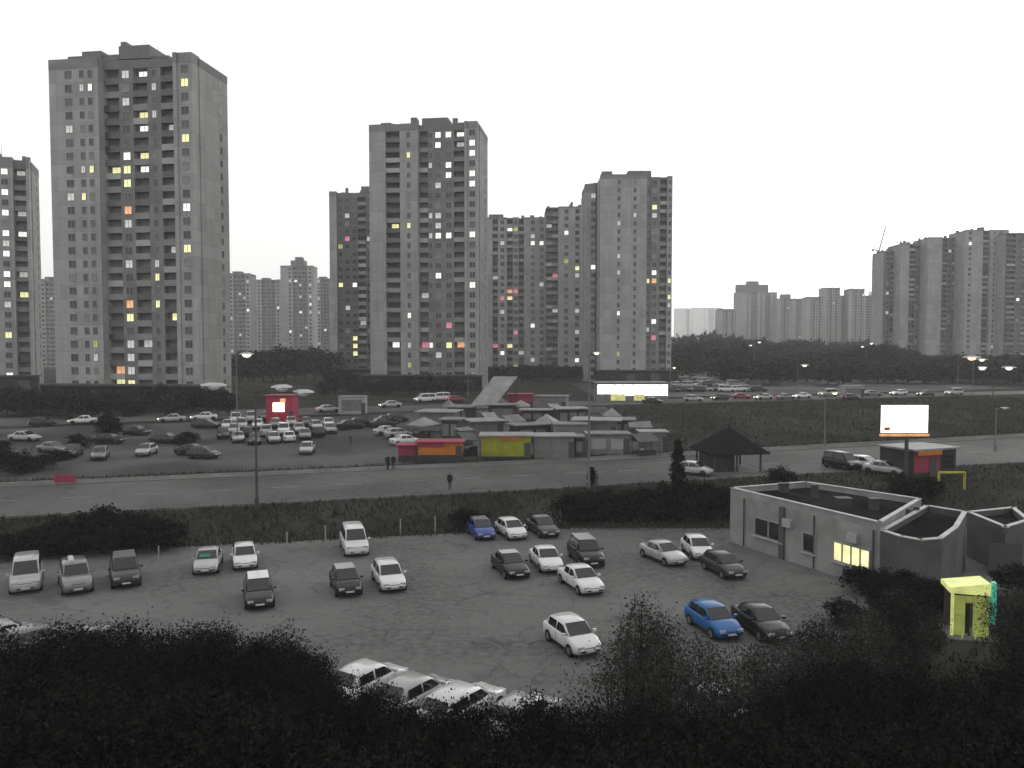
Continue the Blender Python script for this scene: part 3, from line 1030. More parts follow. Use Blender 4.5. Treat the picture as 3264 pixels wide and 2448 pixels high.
def awning(px, py, w, rot, m, label):
    p = G(px, py)
    q_ = settle(p.x, p.y, w / 2, w / 2, rot, 4.4)
    if not q_:
        return None
    p = Vector((q_[0], q_[1], gz(*q_)))
    o = thing('market_awning', label, 'awning', p, rot, 'awnings between the market stalls')
    d_, h0, h1 = w * 0.8, rk_.uniform(1.9, 2.2), rk_.uniform(2.5, 3.0)
    if rk_.random() < 0.5:      # tent with four slopes
        h = w / 2
        MB().add([(-h, -h, h0), (h, -h, h0), (h, h, h0), (-h, h, h0), (0, 0, h1 + 0.5), (-h, -h, h0 - .2), (h, -h, h0 - .2), (h, h, h0 - .2), (-h, h, h0 - .2)],
                 [(0, 1, 4), (1, 2, 4), (2, 3, 4), (3, 0, 4), (0, 5, 6, 1), (1, 6, 7, 2), (2, 7, 8, 3), (3, 8, 5, 0)]).build('roof', m, o)
        ps = [(-h, -h), (h, -h), (h, h), (-h, h)]
    else:                       # tarpaulin lean-to
        v_ = [(-w / 2, -d_ / 2, h0), (w / 2, -d_ / 2, h0 + rk_.uniform(-.15, .15)), (w / 2, d_ / 2, h1), (-w / 2, d_ / 2, h1 + rk_.uniform(-.2, .2))]
        MB().add(v_ + [(q[0], q[1], q[2] - 0.06) for q in v_], [(0, 1, 2, 3), (7, 6, 5, 4), (0, 4, 5, 1), (1, 5, 6, 2), (2, 6, 7, 3), (3, 7, 4, 0)]).build('roof', m, o)
        ps = [(q[0], q[1]) for q in v_]
    for q in ps:
        MB().tube((q[0] * .94, q[1] * .94, 0), (q[0] * .94, q[1] * .94, h0 - 0.03), 0.05, 0.05, 5).build('post', M['trim'], o)
    MB().box(-w * .4, w * .4, -d_ * .3, -d_ * .1, 0.0, 0.85).build('counter', M['dark_wall'], o)
    for i in range(3):
        x_ = -w * .35 + i * w * .28
        MB().box(x_, x_ + w * .2, -d_ * .28, -d_ * .12, 0.86, 1.05 + 0.1 * i).build('goods', rk_.choice([M['pale_wall'], M['dark_wall'], M['grey_wall']]), o)
    return o


AW = [(1352, 1398, 'beside the dark red tent'), (1480, 1420, 'between the orange and the yellow kiosk'), (1508, 1455, 'just left of the yellow kiosk'), (1560, 1374, 'behind the yellow kiosk, left one'),
      (1640, 1384, 'behind the yellow kiosk, right one'), (1742, 1388, 'behind the long grey kiosk, left one'), (1862, 1392, 'behind the dark narrow kiosk'), (1880, 1352, 'in the rear row by the tall lamp post'),
      (1950, 1364, 'in the rear row at the right'), (2040, 1404, 'behind the small grey kiosk'), (1660, 1330, 'just before the dark red kiosk'), (1430, 1330, 'far back left of the slanted canopy'),
      (2016, 1448, 'right of the kiosk with pale shutters'), (1770, 1338, 'in the middle of the rear row'), (1590, 1318, 'just before the slanted canopy')]
for i, (px, py, wh) in enumerate(AW):
    awning(px, py, rk_.uniform(2.2, 3.6), rk_.uniform(-.6, .6), M[('roof_pale', 'roof_mid', 'tarp', 'roof_pale', 'roof_mid')[i % 5]], ('pale', 'grey', 'dark', 'pale', 'grey')[i % 5] + ' awning ' + wh)
kiosk('white_container', 'white container kiosk beyond the packed cars', 1121, 1322, 84, 3.2, 2.6, M['pale_wall'], M['roof_pale'], shutters=1, over=0.1)
kiosk('white_container', 'small pale container by the far street at right', 2720, 1268, 66, 2.8, 2.6, M['pale_wall'], M['roof_pale'], shutters=1, over=0.1)

# slanted canopy
p = G(1560, 1330)
sl = thing('slanted_canopy', 'large pale slanted canopy roof over the market', 'canopy', p)
w = 4.4
v = [(-w / 2 - 1.2, 0, 2.2), (w / 2 - 1.2, 0, 2.2), (w / 2 + 2.9, 5.5, 7.2), (-w / 2 + 2.9, 5.5, 7.2)]
v2 = [(q[0], q[1], q[2] - 0.15) for q in v]
MB().add(v + v2, [(0, 1, 2, 3), (7, 6, 5, 4), (0, 4, 5, 1), (1, 5, 6, 2), (2, 6, 7, 3), (3, 7, 4, 0)]).build('roof', M['roof_pale'], sl)
for q in v2:
    MB().tube((q[0] * 0.95, q[1] + 0.1 if q[1] == 0 else q[1] - 0.1, 0), (q[0] * 0.95, q[1] + 0.1 if q[1] == 0 else q[1] - 0.1, q[2]), 0.09, 0.09, 6).build('post', M['trim'], sl)
kiosk('red_kiosk', 'dark red kiosk tucked against the slanted canopy', 1640, 1318, 74, 3.4, 3.0, M['red'], M['red'], shut=M['red'])

# red lit pavilion
M['red_glow'] = emis('red_backlit', (0.5, 0.04, 0.1), 0.05)
k = kiosk('red_pavilion', 'glowing red pavilion behind the packed parked cars', 890, 1352, 84, 4.6, 4, M['red_glow'], M['red'], shutters=0)
MB().box(-1.0, 0.9, -2.1, -2.01, 2.0, 3.5).build('lit_window', emis('hot_window', (1.0, 0.85, 0.55), 5.0), k)
MB().box(0.2, 1.1, -2.1, -2.01, 3.55, 4.2).build('lit_sign', LIT['o'], k)

# lit shop row
p = G(2016, 1284)
w = 226 / F * p.y
sh = thing('shop_row', 'long row of brightly lit white shop fronts beside the far street', 'shop', (p.x, p.y, p.z))
MB().box(-w / 2, w / 2, 0, 7, 0, 4.2).build('wall', M['grey_wall'], sh)
MB().box(-w / 2 - 0.4, w / 2 + 0.4, -0.9, 7.3, 4.2, 4.5).build('roof', M['roof_mid'], sh)
shop_lit = emis('shop_white_light', (1, 1, 0.96), 3.0)
for i in range(8):
    x = -w / 2 + w * (i + 0.5) / 8
    MB().box(x - w / 17, x + w / 17, -0.08, -0.01, 1.6 + (0.35 if i < 3 else 0), 4.0).build('lit_front', shop_lit, sh)
for x0, x1 in ((-4.8, -1.6), (0.3, 2.6)):
    MB().box(x0, x1, -0.14, -0.09, 0.5, 1.9).build('lit_display', emis('shop_olive_light', (0.8, 0.78, 0.3), 0.5), sh)

# gazebo with a pyramid roof
p = G(2345, 1508)
M['dark_roof'] = mat('dark_shingles', (0.014, 0.014, 0.014), 0.95, 0.3, 2.5, bump=0.4, spec=0.02)
gzb = thing('gazebo', 'dark gazebo with a wide pyramid roof behind the low white building', 'gazebo', (p.x, p.y + 3, p.z), math.radians(8))
hw = 3.45
MB().add([(-hw, -hw, 2.25), (hw, -hw, 2.25), (hw, hw, 2.25), (-hw, hw, 2.25), (0, 0, 4.9), (-hw, -hw, 2.1), (hw, -hw, 2.1), (hw, hw, 2.1), (-hw, hw, 2.1)],
         [(0, 1, 4), (1, 2, 4), (2, 3, 4), (3, 0, 4), (0, 5, 6, 1), (1, 6, 7, 2), (2, 7, 8, 3), (3, 8, 5, 0), (8, 7, 6, 5)]).build('roof', M['dark_roof'], gzb)
MB().tube((0, 0, 4.8), (0, 0, 5.3), 0.12, 0.02, 6).build('finial', M['dark_roof'], gzb)
for sx in (-2.8, -0.2, 2.6):
    for sy in (-2.8, 2.8):
        MB().box(sx - 0.09, sx + 0.09, sy - 0.09, sy + 0.09, 0, 2.12).build('post', M['trim'], gzb)
MB().box(-2.6, -0.4, -2.6, 2.6, 0.1, 2.05).build('back_room', M['dark_wall'], gzb)
MB().box(-3.2, 3.2, -3.2, 3.2, 0, 0.1).build('floor', M['kerb'], gzb)

# red kiosk at the right with the lit billboard
p = G(2960, 1522)
wq = 6.2
rk = thing('red_shop', 'red-fronted shop box with a dark side and pale roof under the billboard', 'shop', (p.x, p.y + 2, p.z), math.radians(22))
MB().box(-wq / 2, wq / 2, -2, 2.6, 0.0, 3.0).build('wall', M['dark_wall'], rk)
MB().box(-wq / 2 - 0.02, 0.6, -2.07, -2.0, 0.6, 2.95).build('front_panel', M['red'], rk)
MB().box(-wq / 2 - 0.3, wq / 2 + 0.3, -2.4, 2.9, 3.0, 3.2).build('roof', M['roof_pale'], rk)
MB().box(-wq / 2 + 0.2, 0.5, -2.45, -2.2, 2.5, 3.0).build('sign', M['orange'], rk)
MB().box(-0.9, 0.1, -2.12, -2.08, 0.1, 2.1).build('door', M['trim'], rk)
MB().box(1.1, 2.7, -2.06, -2.0, 0.9, 2.3).build('window', G_DARK, rk)
bb_y = p.y - 1.2
bx = at_y(2886, bb_y)
bz = gz(bx, bb_y)
zt, zb = CAMH + (1110 - 1292) / F * bb_y, CAMH + (1110 - 1380) / F * bb_y
bbw = 150 / F * bb_y
bl = thing('lit_billboard', 'brightly lit white billboard above the red shop', 'billboard', (bx, bb_y, bz))
MB().tube((0.4, 0.2, 0), (0.4, 0.2, zb - bz), 0.2, 0.2, 10).build('post', M['trim'], bl)
MB().box(-bbw / 2 - 0.1, bbw / 2 + 0.1, -0.02, 0.35, zb - bz - 0.1, zt - bz + 0.1).build('frame', M['trim'], bl)
MB().box(-bbw / 2, bbw / 2, -0.06, -0.022, zb - bz, zt - bz).build('lit_face', emis('billboard_light', (1.0, 0.95, 0.74), 2.4), bl)
MB().box(-bbw / 2 + 0.35, -bbw / 2 + 0.95, -0.08, -0.062, zb - bz + 0.25, zb - bz + 0.6).build('printed_patch', M['orange'], bl)
MB().box(-bbw / 2 - 0.15, bbw / 2 + 0.1, -0.25, -0.065, zb - bz - 0.35, zb - bz - 0.11).build('lower_band', emis('orange_band', (1.0, 0.5, 0.2), 0.55), bl)
for q in (-1.3, 0.2, 1.6):
    a = MB().tube((q, -0.02, zt - bz + 0.1), (q, -0.8, zt - bz + 0.4), 0.03, 0.03, 5)
    a.box(q - 0.18, q + 0.18, -0.95, -0.72, zt - bz + 0.33, zt - bz + 0.45)
    a.build('floodlight', M['trim'], bl)
# yellow pipe arch
M['pipe'] = mat('yellow_pipe', (0.3, 0.28, 0.05), 0.6, 0.2, 2)
p = G(3042, 1560)
pa = MB()
pa.tube((-1.6, 0, 1.7), (1.0, 0, 1.7), 0.13, 0.13, 8).tube((1.0, 0, 1.75), (1.0, 0, 0), 0.13, 0.13, 8).tube((-1.6, 0, 1.75), (-1.6, 0, 0), 0.13, 0.13, 8)
o = pa.build('gas_pipe', M['pipe'], None, loc=p)
tag(o, 'yellow gas pipe arch in front of the red shop', 'pipe')

# dark side wall / fence along the lot edge at centre
for i, (fx0, fy0, fy1) in enumerate(((343, 1212, 1180), (620, 1182, 1150), (703, 1172, 1136), (865, 1156, 1122), (940, 1150, 1115), (1210, 1128, 1090))):
    q = G(fx0 * S, fy0 * S)
    h = (fy0 - fy1) * S / F * q.y
    f_ = MB().tube((0, 0, 0), (0, 0, h), 0.06, 0.05, 8)
    f_.tube((0, 0, h), (0, 0, h + 0.06), 0.07, 0.02, 8)
    lbls = ['pale fence post beside the dark hedge at left', 'short pale fence post right of the white parked car', 'pale fence post left of the white van',
            'pale fence post right of the white van', 'pale fence post left of the blue-bonnet car', 'pale fence post at the left end of the dark hedge']
    tag(f_.build('fence_post', mat('post_paint', (0.25, 0.25, 0.25), 0.7, 0.15, 3), None, loc=q), lbls[i], 'post', 'posts along the car park edge')

# ------------------------------------------------------------------ street lamps
M['pole'] = mat('galvanised_pole', (0.13, 0.13, 0.13), 0.6, 0.15, 2)
M['pole_dark'] = mat('dark_pole', (0.05, 0.05, 0.05), 0.7, 0.15, 2)
M['lamp_shell'] = mat('lamp_shell', (0.45, 0.45, 0.45), 0.5, 0.1, 2)
L_YEL = emis('lamp_yellow', (1.0, 0.95, 0.6), 3.0)
L_WHT = emis('lamp_white', (1.0, 1.0, 0.95), 3.5)
L_ORG = emis('lamp_orange', (1.0, 0.62, 0.3), 3.0)
L_OFF = mat('lamp_glass_unlit', (0.5, 0.5, 0.5), 0.3, 0.1, 2)


def lamp(label, px, base_py, top_py, arms, glow, dark=False, size=1.0, d=None, r=0.11):
    if d is None:
        p = G(px, base_py)
    else:
        p = Vector((at_y(px, d), d, gz(at_y(px, d), d)))
    h = CAMH + (1110 - top_py) / F * p.y - p.z
    o = thing('street_lamp', label, 'street lamp', p, 0, 'street lamps')
    mt = M['pole_dark'] if dark else M['pole']
    MB().tube((0, 0, 0), (0, 0, h), r, r * 0.6, 8).build('pole', mt, o)
    MB().tube((0, 0, 0), (0, 0, 0.9), r * 1.6, r * 1.5, 8).build('base', mt, o)
    for ax, az in arms:
        L = 1.3 * size
        e = Vector((ax * L, -0.25, h + az))
        MB().tube((0, 0, h - 0.25), e, 0.05, 0.04, 6).build('arm', mt, o)
        sgn = 1 if ax >= 0 else -1
        hd = MB()
        rings = []
        for t, ww, hh in ((0, 0.07, 0.06), (0.25, 0.17, 0.12), (0.65, 0.2, 0.13), (0.95, 0.1, 0.06)):
            q = e + Vector((sgn * t * size, -t * 0.35 * size, t * az * 0.15))
            ww, hh = ww * size, hh * size
            rings.append([(q.x, q.y - ww, q.z), (q.x, q.y - ww * 0.5, q.z + hh), (q.x, q.y + ww * 0.5, q.z + hh), (q.x, q.y + ww, q.z)])
        hd.loft(rings)
        hob = hd.build('lamp_head', M['lamp_shell'], o)
        q = e + Vector((sgn * 0.48 * size, -0.17 * size, -0.02))
        gl = MB()
        gl.loft([[(q.x + math.cos(a) * rr * 1.6 * size, q.y + math.sin(a) * rr * size, q.z + zz * size) for a in [i * math.pi / 4 for i in range(8)]]
                 for rr, zz in ((0.16, 0.02), (0.17, -0.05), (0.1, -0.14), (0.02, -0.17))])
        gl.build('lamp_glass', glow, hob, smooth=True)
    return o


lamp('tall street lamp with three unlit pale heads at the near road edge', 819, 1618, 1246, [(-0.9, 0.45), (0.55, 0.3), (1.25, -0.1)], L_OFF, size=2.1, dark=True, r=0.13)
lamp('tall street lamp with a lit yellow head behind the three-headed lamp', 757, 1410, 1132, [(0.2, 0.1)], L_YEL, size=2.3)
lamp('tall lamp post in front of the market with a small lit head', 1877, 1560, 1128, [(0.2, 0.1)], L_YEL, size=0.9, r=0.12)
lamp('lamp post with a yellow lit head behind the gazebo at right', 2628, 1424, 1252, [(0.35, 0.0)], L_YEL, size=1.2)
lamp('lit lamp at the foot of the tallest tower on its left', 148, 1300, 1254, [(0.2, 0.0)], L_YEL, size=2.6)
lamp('twin-headed white lamp at the far right', 3164, 1300, 1172, [(-0.45, 0.0), (0.45, 0.0)], L_WHT, size=2.5, dark=True)
lamp('orange lamp below the grey row at right', 3052, 1258, 1140, [(0.2, 0.0)], L_ORG, size=4.0)
lamp('small yellow lamp right of the orange one', 3100, 1262, 1146, [(0.2, 0.0)], L_YEL, size=2.4)
lamp('slender twin lamp standing over the wood, left one', 2404, 1250, 1096, [(-0.4, -0.5), (0.4, 0.6)], L_WHT, size=1.6, d=300)
lamp('slender twin lamp standing over the wood, right one', 2760, 1250, 1100, [(-0.4, -0.5), (0.4, 0.6)], L_WHT, size=1.6, d=290)
lamp('small yellow lamp in front of the dark wood', 2542, 1240, 1164, [(0.2, 0.0)], L_YEL, size=2.4)
lamp('small yellow lamp at the right foot of the pale tower', 2136, 1235, 1172, [(0.2, 0.0)], L_YEL, size=1.5)
lamp('unlit lamp post at the right edge behind the red shop', 3172, 1440, 1300, [(0.3, 0.0)], L_OFF, size=1.0)
lamp('short unlit lamp post right of the middle tower foot', 1492, 1262, 1190, [(0.3, 0.0)], L_OFF, size=1.5)

# ------------------------------------------------------------------ cars
M['tyre'] = mat('tyre', (0.012, 0.012, 0.012), 0.9, 0.2, 4)
M['rim'] = mat('rim', (0.2, 0.2, 0.2), 0.4, 0.1, 4, metal=0.6)
M['car_glass'] = glass('car_glass', (0.012, 0.013, 0.014), 0.08)
M['head_glass'] = glass('headlight_glass', (0.3, 0.3, 0.3), 0.1)
M['tail_glass'] = glass('tail_light_glass', (0.12, 0.012, 0.012), 0.2)
M['plate'] = mat('number_plate', (0.5, 0.5, 0.48), 0.5, 0.1, 6)
M['black_trim'] = mat('black_trim', (0.012, 0.012, 0.012), 0.7, 0.2, 4)


def paint(name, c, rough=0.28):
    m = mat(name, c, rough, 0.08, 1.2, spec=0.5 if c[1] > 0.1 else 0.25)
    b = _bsdf(m)
    b.inputs['Coat Weight'].default_value = 0.5 if c[1] > 0.1 else 0.2
    b.inputs['Coat Roughness'].default_value = 0.08
    return m


PAINT = {'white': paint('paint_white', (0.52, 0.52, 0.52)), 'silver': paint('paint_silver', (0.3, 0.3, 0.3)), 'grey': paint('paint_grey', (0.13, 0.13, 0.13)),
         'dark': paint('paint_dark_grey', (0.03, 0.03, 0.03)), 'black': paint('paint_black', (0.008, 0.008, 0.0085)),
         'blue': paint('paint_blue', (0.012, 0.09, 0.26)), 'deepblue': paint('paint_deep_blue', (0.03, 0.06, 0.22)), 'red': paint('paint_red', (0.2, 0.02, 0.03))}

# length, width, height, belt, bonnet, windscreen base, roof front, roof rear, rear glass base, tail deck
CAR = {'hatch': (4.05, 1.72, 1.48, 0.95, 0.86, 1.02, 0.25, -1.35, -1.85, 0.98),
       'sedan': (4.5, 1.76, 1.45, 0.94, 0.84, 1.05, 0.25, -0.95, -1.6, 0.97),
       'wagon': (4.5, 1.76, 1.5, 0.95, 0.86, 1.05, 0.25, -1.75, -2.12, 0.98),
       'suv': (4.55, 1.85, 1.74, 1.08, 1.02, 1.1, 0.45, -1.85, -2.15, 1.1),
       'van': (4.7, 1.88, 1.95, 1.15, 1.02, 1.6, 0.75, -2.1, -2.28, 1.15)}


def car_shapes(kind):
    L, W, H, BZ, HZ, wsb, rf, rr, rb, TZ = CAR[kind]
    h = L / 2
    w = W / 2
    zb = 0.19
    # lower body: rings along x
    st = [(-h, 0.80, 0.45, TZ - 0.22), (-h + 0.06, 0.90, 0.32, TZ - 0.08), (-h + 0.25, 0.97, zb, TZ - 0.02), (rb + 0.0, 1.0, zb, TZ), (-0.6, 1.0, zb, BZ + 0.01), (0.4, 1.0, zb, BZ),
          (wsb + 0.05, 1.0, zb, BZ - 0.01), (wsb + 0.35, 0.99, zb, HZ + 0.02), (h - 0.45, 0.95, zb, HZ - 0.07), (h - 0.14, 0.88, 0.28, HZ - 0.16), (h, 0.74, 0.38, HZ - 0.32)]
    body = MB()
    rings = []
    for x, k, z0, z1 in sorted(st):
        ww = w * k
        m = (z0 + z1) / 2
        half = [(0.86, z0), (0.97, z0 + 0.12), (1.0, m), (0.975, z1 - 0.1), (0.93, z1 - 0.03), (0.8, z1 + 0.005), (0.4, z1 + 0.025)]
        ring = [(x, -q[0] * ww, q[1]) for q in half] + [(x, q[0] * ww, q[1]) for q in reversed(half)]
        rings.append(ring)
    body.loft(rings, 0)
    # cabin
    tw = w * 0.76
    bw = w * 0.92
    RZ = H

    def cring(x, wd, z, wd0, z0):
        return [(x, -wd0, z0), (x, -wd, z), (x, -wd * 0.55, z + 0.035), (x, wd * 0.55, z + 0.035), (x, wd, z), (x, wd0, z0)]
    cab = MB()
    zz = BZ - 0.06
    c = [[(wsb, -bw * 0.93, zz), (wsb, -bw * 0.92, zz + .02), (wsb, -bw * 0.5, zz + .03), (wsb, bw * 0.5, zz + .03), (wsb, bw * 0.92, zz + .02), (wsb, bw * 0.93, zz)],
         cring(rf, tw, RZ - 0.055, bw, zz), cring((rf + rr) / 2, tw * 1.02, RZ - 0.02, bw, zz), cring(rr, tw * 0.97, RZ - 0.06, bw * 0.98, zz),
         [(rb, -bw * 0.9, zz), (rb, -bw * 0.89, zz + .03), (rb, -bw * 0.5, zz + .05), (rb, bw * 0.5, zz + .05), (rb, bw * 0.89, zz + .03), (rb, bw * 0.9, zz)]]
    body.loft(c, 0)
    # wheel arches
    wx = (h - 0.82, -h + 0.78)
    for x in wx:
        for s in (-1, 1):
            pts = [(x + 0.37 * math.cos(a), s * (w * 1.004), 0.31 + 0.37 * math.sin(a)) for a in [i * math.pi / 6 for i in range(12)]]
            pts = [(q[0], q[1], max(0.2, q[2])) for q in pts]
            body.add(pts, [tuple(range(12)) if s < 0 else tuple(range(11, -1, -1))], 1)
    # lower grille and bumper line
    body.add([(h + 0.006, -0.55, 0.385), (h + 0.006, 0.55, 0.385), (h + 0.006, 0.5, 0.47), (h + 0.006, -0.5, 0.47)], [(0, 1, 2, 3)], 1)
    body.box(h - 0.12, h - 0.012, -w * 0.4, w * 0.4, HZ - 0.34, HZ - 0.25, 1)
    for s in (-1, 1):      # sill strip
        body.box(-h + 1.2, h - 1.25, s * w * 0.96 - 0.012, s * w * 0.96 + 0.012, 0.25, 0.36, 1)
        body.box(-0.3, -0.285, s * w - 0.003, s * w + 0.003, 0.38, BZ - 0.1, 1)
        body.box(wsb - 0.25, wsb - 0.235, s * w - 0.003, s * w + 0.003, 0.38, BZ - 0.1, 1)
    o = 0.012
    gls = {}
    a = 0.93

    def lerp(p, q, t):
        return tuple(p[i] + (q[i] - p[i]) * t for i in range(3))
    f0, f1 = (wsb, bw * 0.86, zz + 0.05), (rf, tw * 0.90, RZ - 0.05)
    r0, r1 = (rb, bw * 0.82, zz + 0.08), (rr, tw * 0.86, RZ - 0.05)

    def quad(lo, hi, t0, t1, dx):
        p, q = lerp(lo, hi, t0), lerp(lo, hi, t1)
        up = 0.03
        return MB().add([(p[0] + dx, -p[1], p[2] + up), (p[0] + dx, p[1], p[2] + up), (q[0] + dx, q[1], q[2] + up + 0.012), (q[0] + dx, -q[1], q[2] + up + 0.012)], [(0, 1, 2, 3)])
    gls['windscreen'] = [quad(f0, f1, 0.06, 0.95, 0.02)]
    gls['rear_window'] = [quad(r0, r1, 0.12, 0.92, -0.02)]
    sw = []
    for s in (-1, 1):
        def sp(x, t):     # point on the cabin side at station x, t 0..1 up
            if x > rf:
                k = (wsb - x) / (wsb - rf)
                top = (tw * k + bw * 0.93 * (1 - k), (RZ - 0.055) * k + zz * (1 - k))
                bot = (bw * k + bw * 0.93 * (1 - k), zz)
            elif x < rr:
                k = (x - rb) / (rr - rb)
                top = (tw * 0.97 * k + bw * 0.9 * (1 - k), (RZ - 0.06) * k + zz * (1 - k))
                bot = (bw * 0.98 * k + bw * 0.9 * (1 - k), zz)
            else:
                top, bot = (tw * 1.0, RZ - 0.05), (bw, zz)
            return (x, s * (bot[0] + (top[0] - bot[0]) * t + 0.022), bot[1] + (top[1] - bot[1]) * t)
        mid = (rf + rr) / 2 + 0.15
        tb = 0.16
        x_f = wsb - 0.28
        kx = (wsb - x_f) / (wsb - rf)
        fr = [sp(mid + 0.05, tb), sp(rf + 0.02, tb), sp(x_f, min(0.5, tb / max(kx, .2))), sp(rf + 0.02, 0.88), sp(mid + 0.05, 0.9)]
        rx = (rr + rb) / 2 + 0.12 if kind in ('hatch', 'sedan') else rr + 0.12
        re = [sp(rr + 0.02, tb), sp(mid - 0.05, tb), sp(mid - 0.05, 0.9), sp(rr + 0.05, 0.86)]
        for poly in (fr, re):
            idx = tuple(range(len(poly)))
            sw.append(MB().add(poly, [idx if s < 0 else idx[::-1]]))
    gls['side_window'] = sw
    lamps = []
    for s in (-1, 1):
        y0, y1 = s * w * 0.42, s * w * 0.82
        z = HZ - 0.31
        lamps.append(MB().box(h - 0.26, h - 0.035, min(y0, y1), max(y0, y1), z, z + 0.14))
    tails = []
    for s in (-1, 1):
        y0, y1 = s * w * 0.62, s * w * 0.86
        tails.append(MB().box(-h - 0.012, -h + 0.12, min(y0, y1), max(y0, y1), TZ - 0.42, TZ - 0.16))
    plate = MB().box(h - 0.0, h + 0.02, -0.26, 0.26, 0.4, 0.5)
    mir = [MB().box(wsb - 0.32, wsb - 0.18, s * w * 1.0 - 0.02 if s > 0 else -w - 0.16, w + 0.16 if s > 0 else -w + 0.02, BZ + 0.02, BZ + 0.15) for s in (-1, 1)]
    wheels = []
    for x in wx:
        for s in (-1, 1):
            wheels.append((x, s))
    return body, gls, lamps, tails, plate, mir, wheels, w


TY = MB().tube((0, -0.1, 0), (0, 0.1, 0), 0.31, 0.31, 18).mesh('tyre', [M['tyre']])
rimb = MB().tube((0, -0.108, 0), (0, 0.108, 0), 0.19, 0.19, 12)
for i in range(5):
    a = i * 2 * math.pi / 5
    for s in (-1, 1):
        rimb.tube((0, s * 0.11, 0), (0.18 * math.cos(a), s * 0.112, 0.18 * math.sin(a)), 0.025, 0.02, 4)
RIM = rimb.mesh('rim', [M['rim']])
CARC = {}


def car_cache(kind):
    if kind not in CARC:
        body, gls, lamps, tails, plate, mir, wheels, w = car_shapes(kind)
        d = {'body': body.mesh('body', [PAINT['white'], M['black_trim']], True),
             'windscreen': gls['windscreen'][0].mesh('windscreen', [M['car_glass']]), 'rear_window': gls['rear_window'][0].mesh('rear_window', [M['car_glass']]),
             'side_window': [q.mesh('side_window', [M['car_glass']]) for q in gls['side_window']],
             'headlight': [q.mesh('headlight', [M['head_glass']]) for q in lamps], 'tail_light': [q.mesh('tail_light', [M['tail_glass']]) for q in tails],
             'number_plate': plate.mesh('number_plate', [M['plate']]), 'mirror': [q.mesh('mirror', [PAINT['white']]) for q in mir], 'wheels': wheels, 'w': w}
        one = MB()
        one.add(body.v, body.f, 0)
        one.m = list(body.m)
        for q in [gls['windscreen'][0], gls['rear_window'][0]] + gls['side_window']:
            one.add(q.v, q.f, 2)
        for x, s in wheels:
            one.tube((x, s * (w - 0.2), 0.31), (x, s * (w + 0.012), 0.31), 0.31, 0.31, 12, 1)
        for q in lamps:
            one.add(q.v, q.f, 3)
        for q in tails:
            one.add(q.v, q.f, 4)
        d['one'] = one.mesh('car', [PAINT['white'], M['black_trim'], M['car_glass'], M['head_glass'], M['tail_glass']], True)
        CARC[kind] = d
    return CARC[kind]


def car(label, p, theta, kind, colour, roof=None, group='cars parked in the near car park', shade=None):
    """theta: 0 faces the camera, positive turns the nose to the right of the picture"""
    d = car_cache(kind)
    rz = math.radians(-90 + theta)
    q_ = settle(p[0], p[1], CAR[kind][0] / 2 + 0.06, CAR[kind][1] / 2 + 0.1, rz, 3.6)
    if q_:
        p = (q_[0], q_[1], p[2])
    else:
        print('NO ROOM', label)
    o = thing('parked_car', label, 'car', p, rz, group)
    b = put('body', d['body'], o)
    override(b, 0, PAINT[colour])
    put('windscreen', d['windscreen'], o)
    put('rear_window', d['rear_window'], o)
    for q in d['side_window']:
        put('side_window', q, o)
    for q in d['headlight']:
        put('headlight', q, o)
    for q in d['tail_light']:
        put('tail_light', q, o)
    for q in d['mirror']:
        override(put('mirror', q, o), 0, PAINT[colour])
    put('number_plate', d['number_plate'], o)
    for x, s in d['wheels']:
        wo = put('wheel', TY, o, (x, s * (d['w'] - 0.09), 0.31))
        put('rim', RIM, wo)
    if roof:
        L, W, H, BZ, HZ, wsb, rf, rr, rb, TZ = CAR[kind]
        rp = MB()
        ww = W / 2 * 0.72
        rp.box(rr + 0.08, rf - 0.05, -ww, ww, H + 0.0, H + 0.03)
        rp.build('roof_panel', PAINT[roof], o)
    return o


def car_box(label, bb, kind, colour, sign=1, **kw):
    x0, y0, x1, y1 = [q * S for q in bb]
    L, W = CAR[kind][0], CAR[kind][1]
    H = CAR[kind][2]
    cx = (x0 + x1) / 2

    def box_px(x, d, th):
        f = Vector((math.sin(th), -math.cos(th)))
        r_ = Vector((f.y, -f.x))
        us, vs_ = [], []
        for a_ in (-L / 2, L / 2):
            for b_ in (-W / 2, W / 2):
                q = f * a_ + r_ * b_
                for z, k in ((0.25, 0.97), (H, 0.62)):
                    u, v = proj((x + q.x * k, d + q.y * k, z))
                    us.append(u)
                    vs_.append(v)
        return min(us), max(us), max(vs_)
    best = None
    for t in range(0, 56, 2):
        d = CAMH * F / (y1 - 1110) + 2
        x = at_y(cx, d)
        for _ in range(5):
            th = math.radians(sign * t) + math.atan2(-x, d)
            u0, u1, vb = box_px(x, d, th)
            d *= 1 + (vb - y1) / (y1 - 1110)
            x += (cx - (u0 + u1) / 2) / F * d
        e_ = abs((u1 - u0) - (x1 - x0))
        if best is None or e_ < best[0]:
            best = (e_, x, d, th)
    return car(label, (best[1], best[2], 0.012), math.degrees(best[3]), kind, colour, **kw)


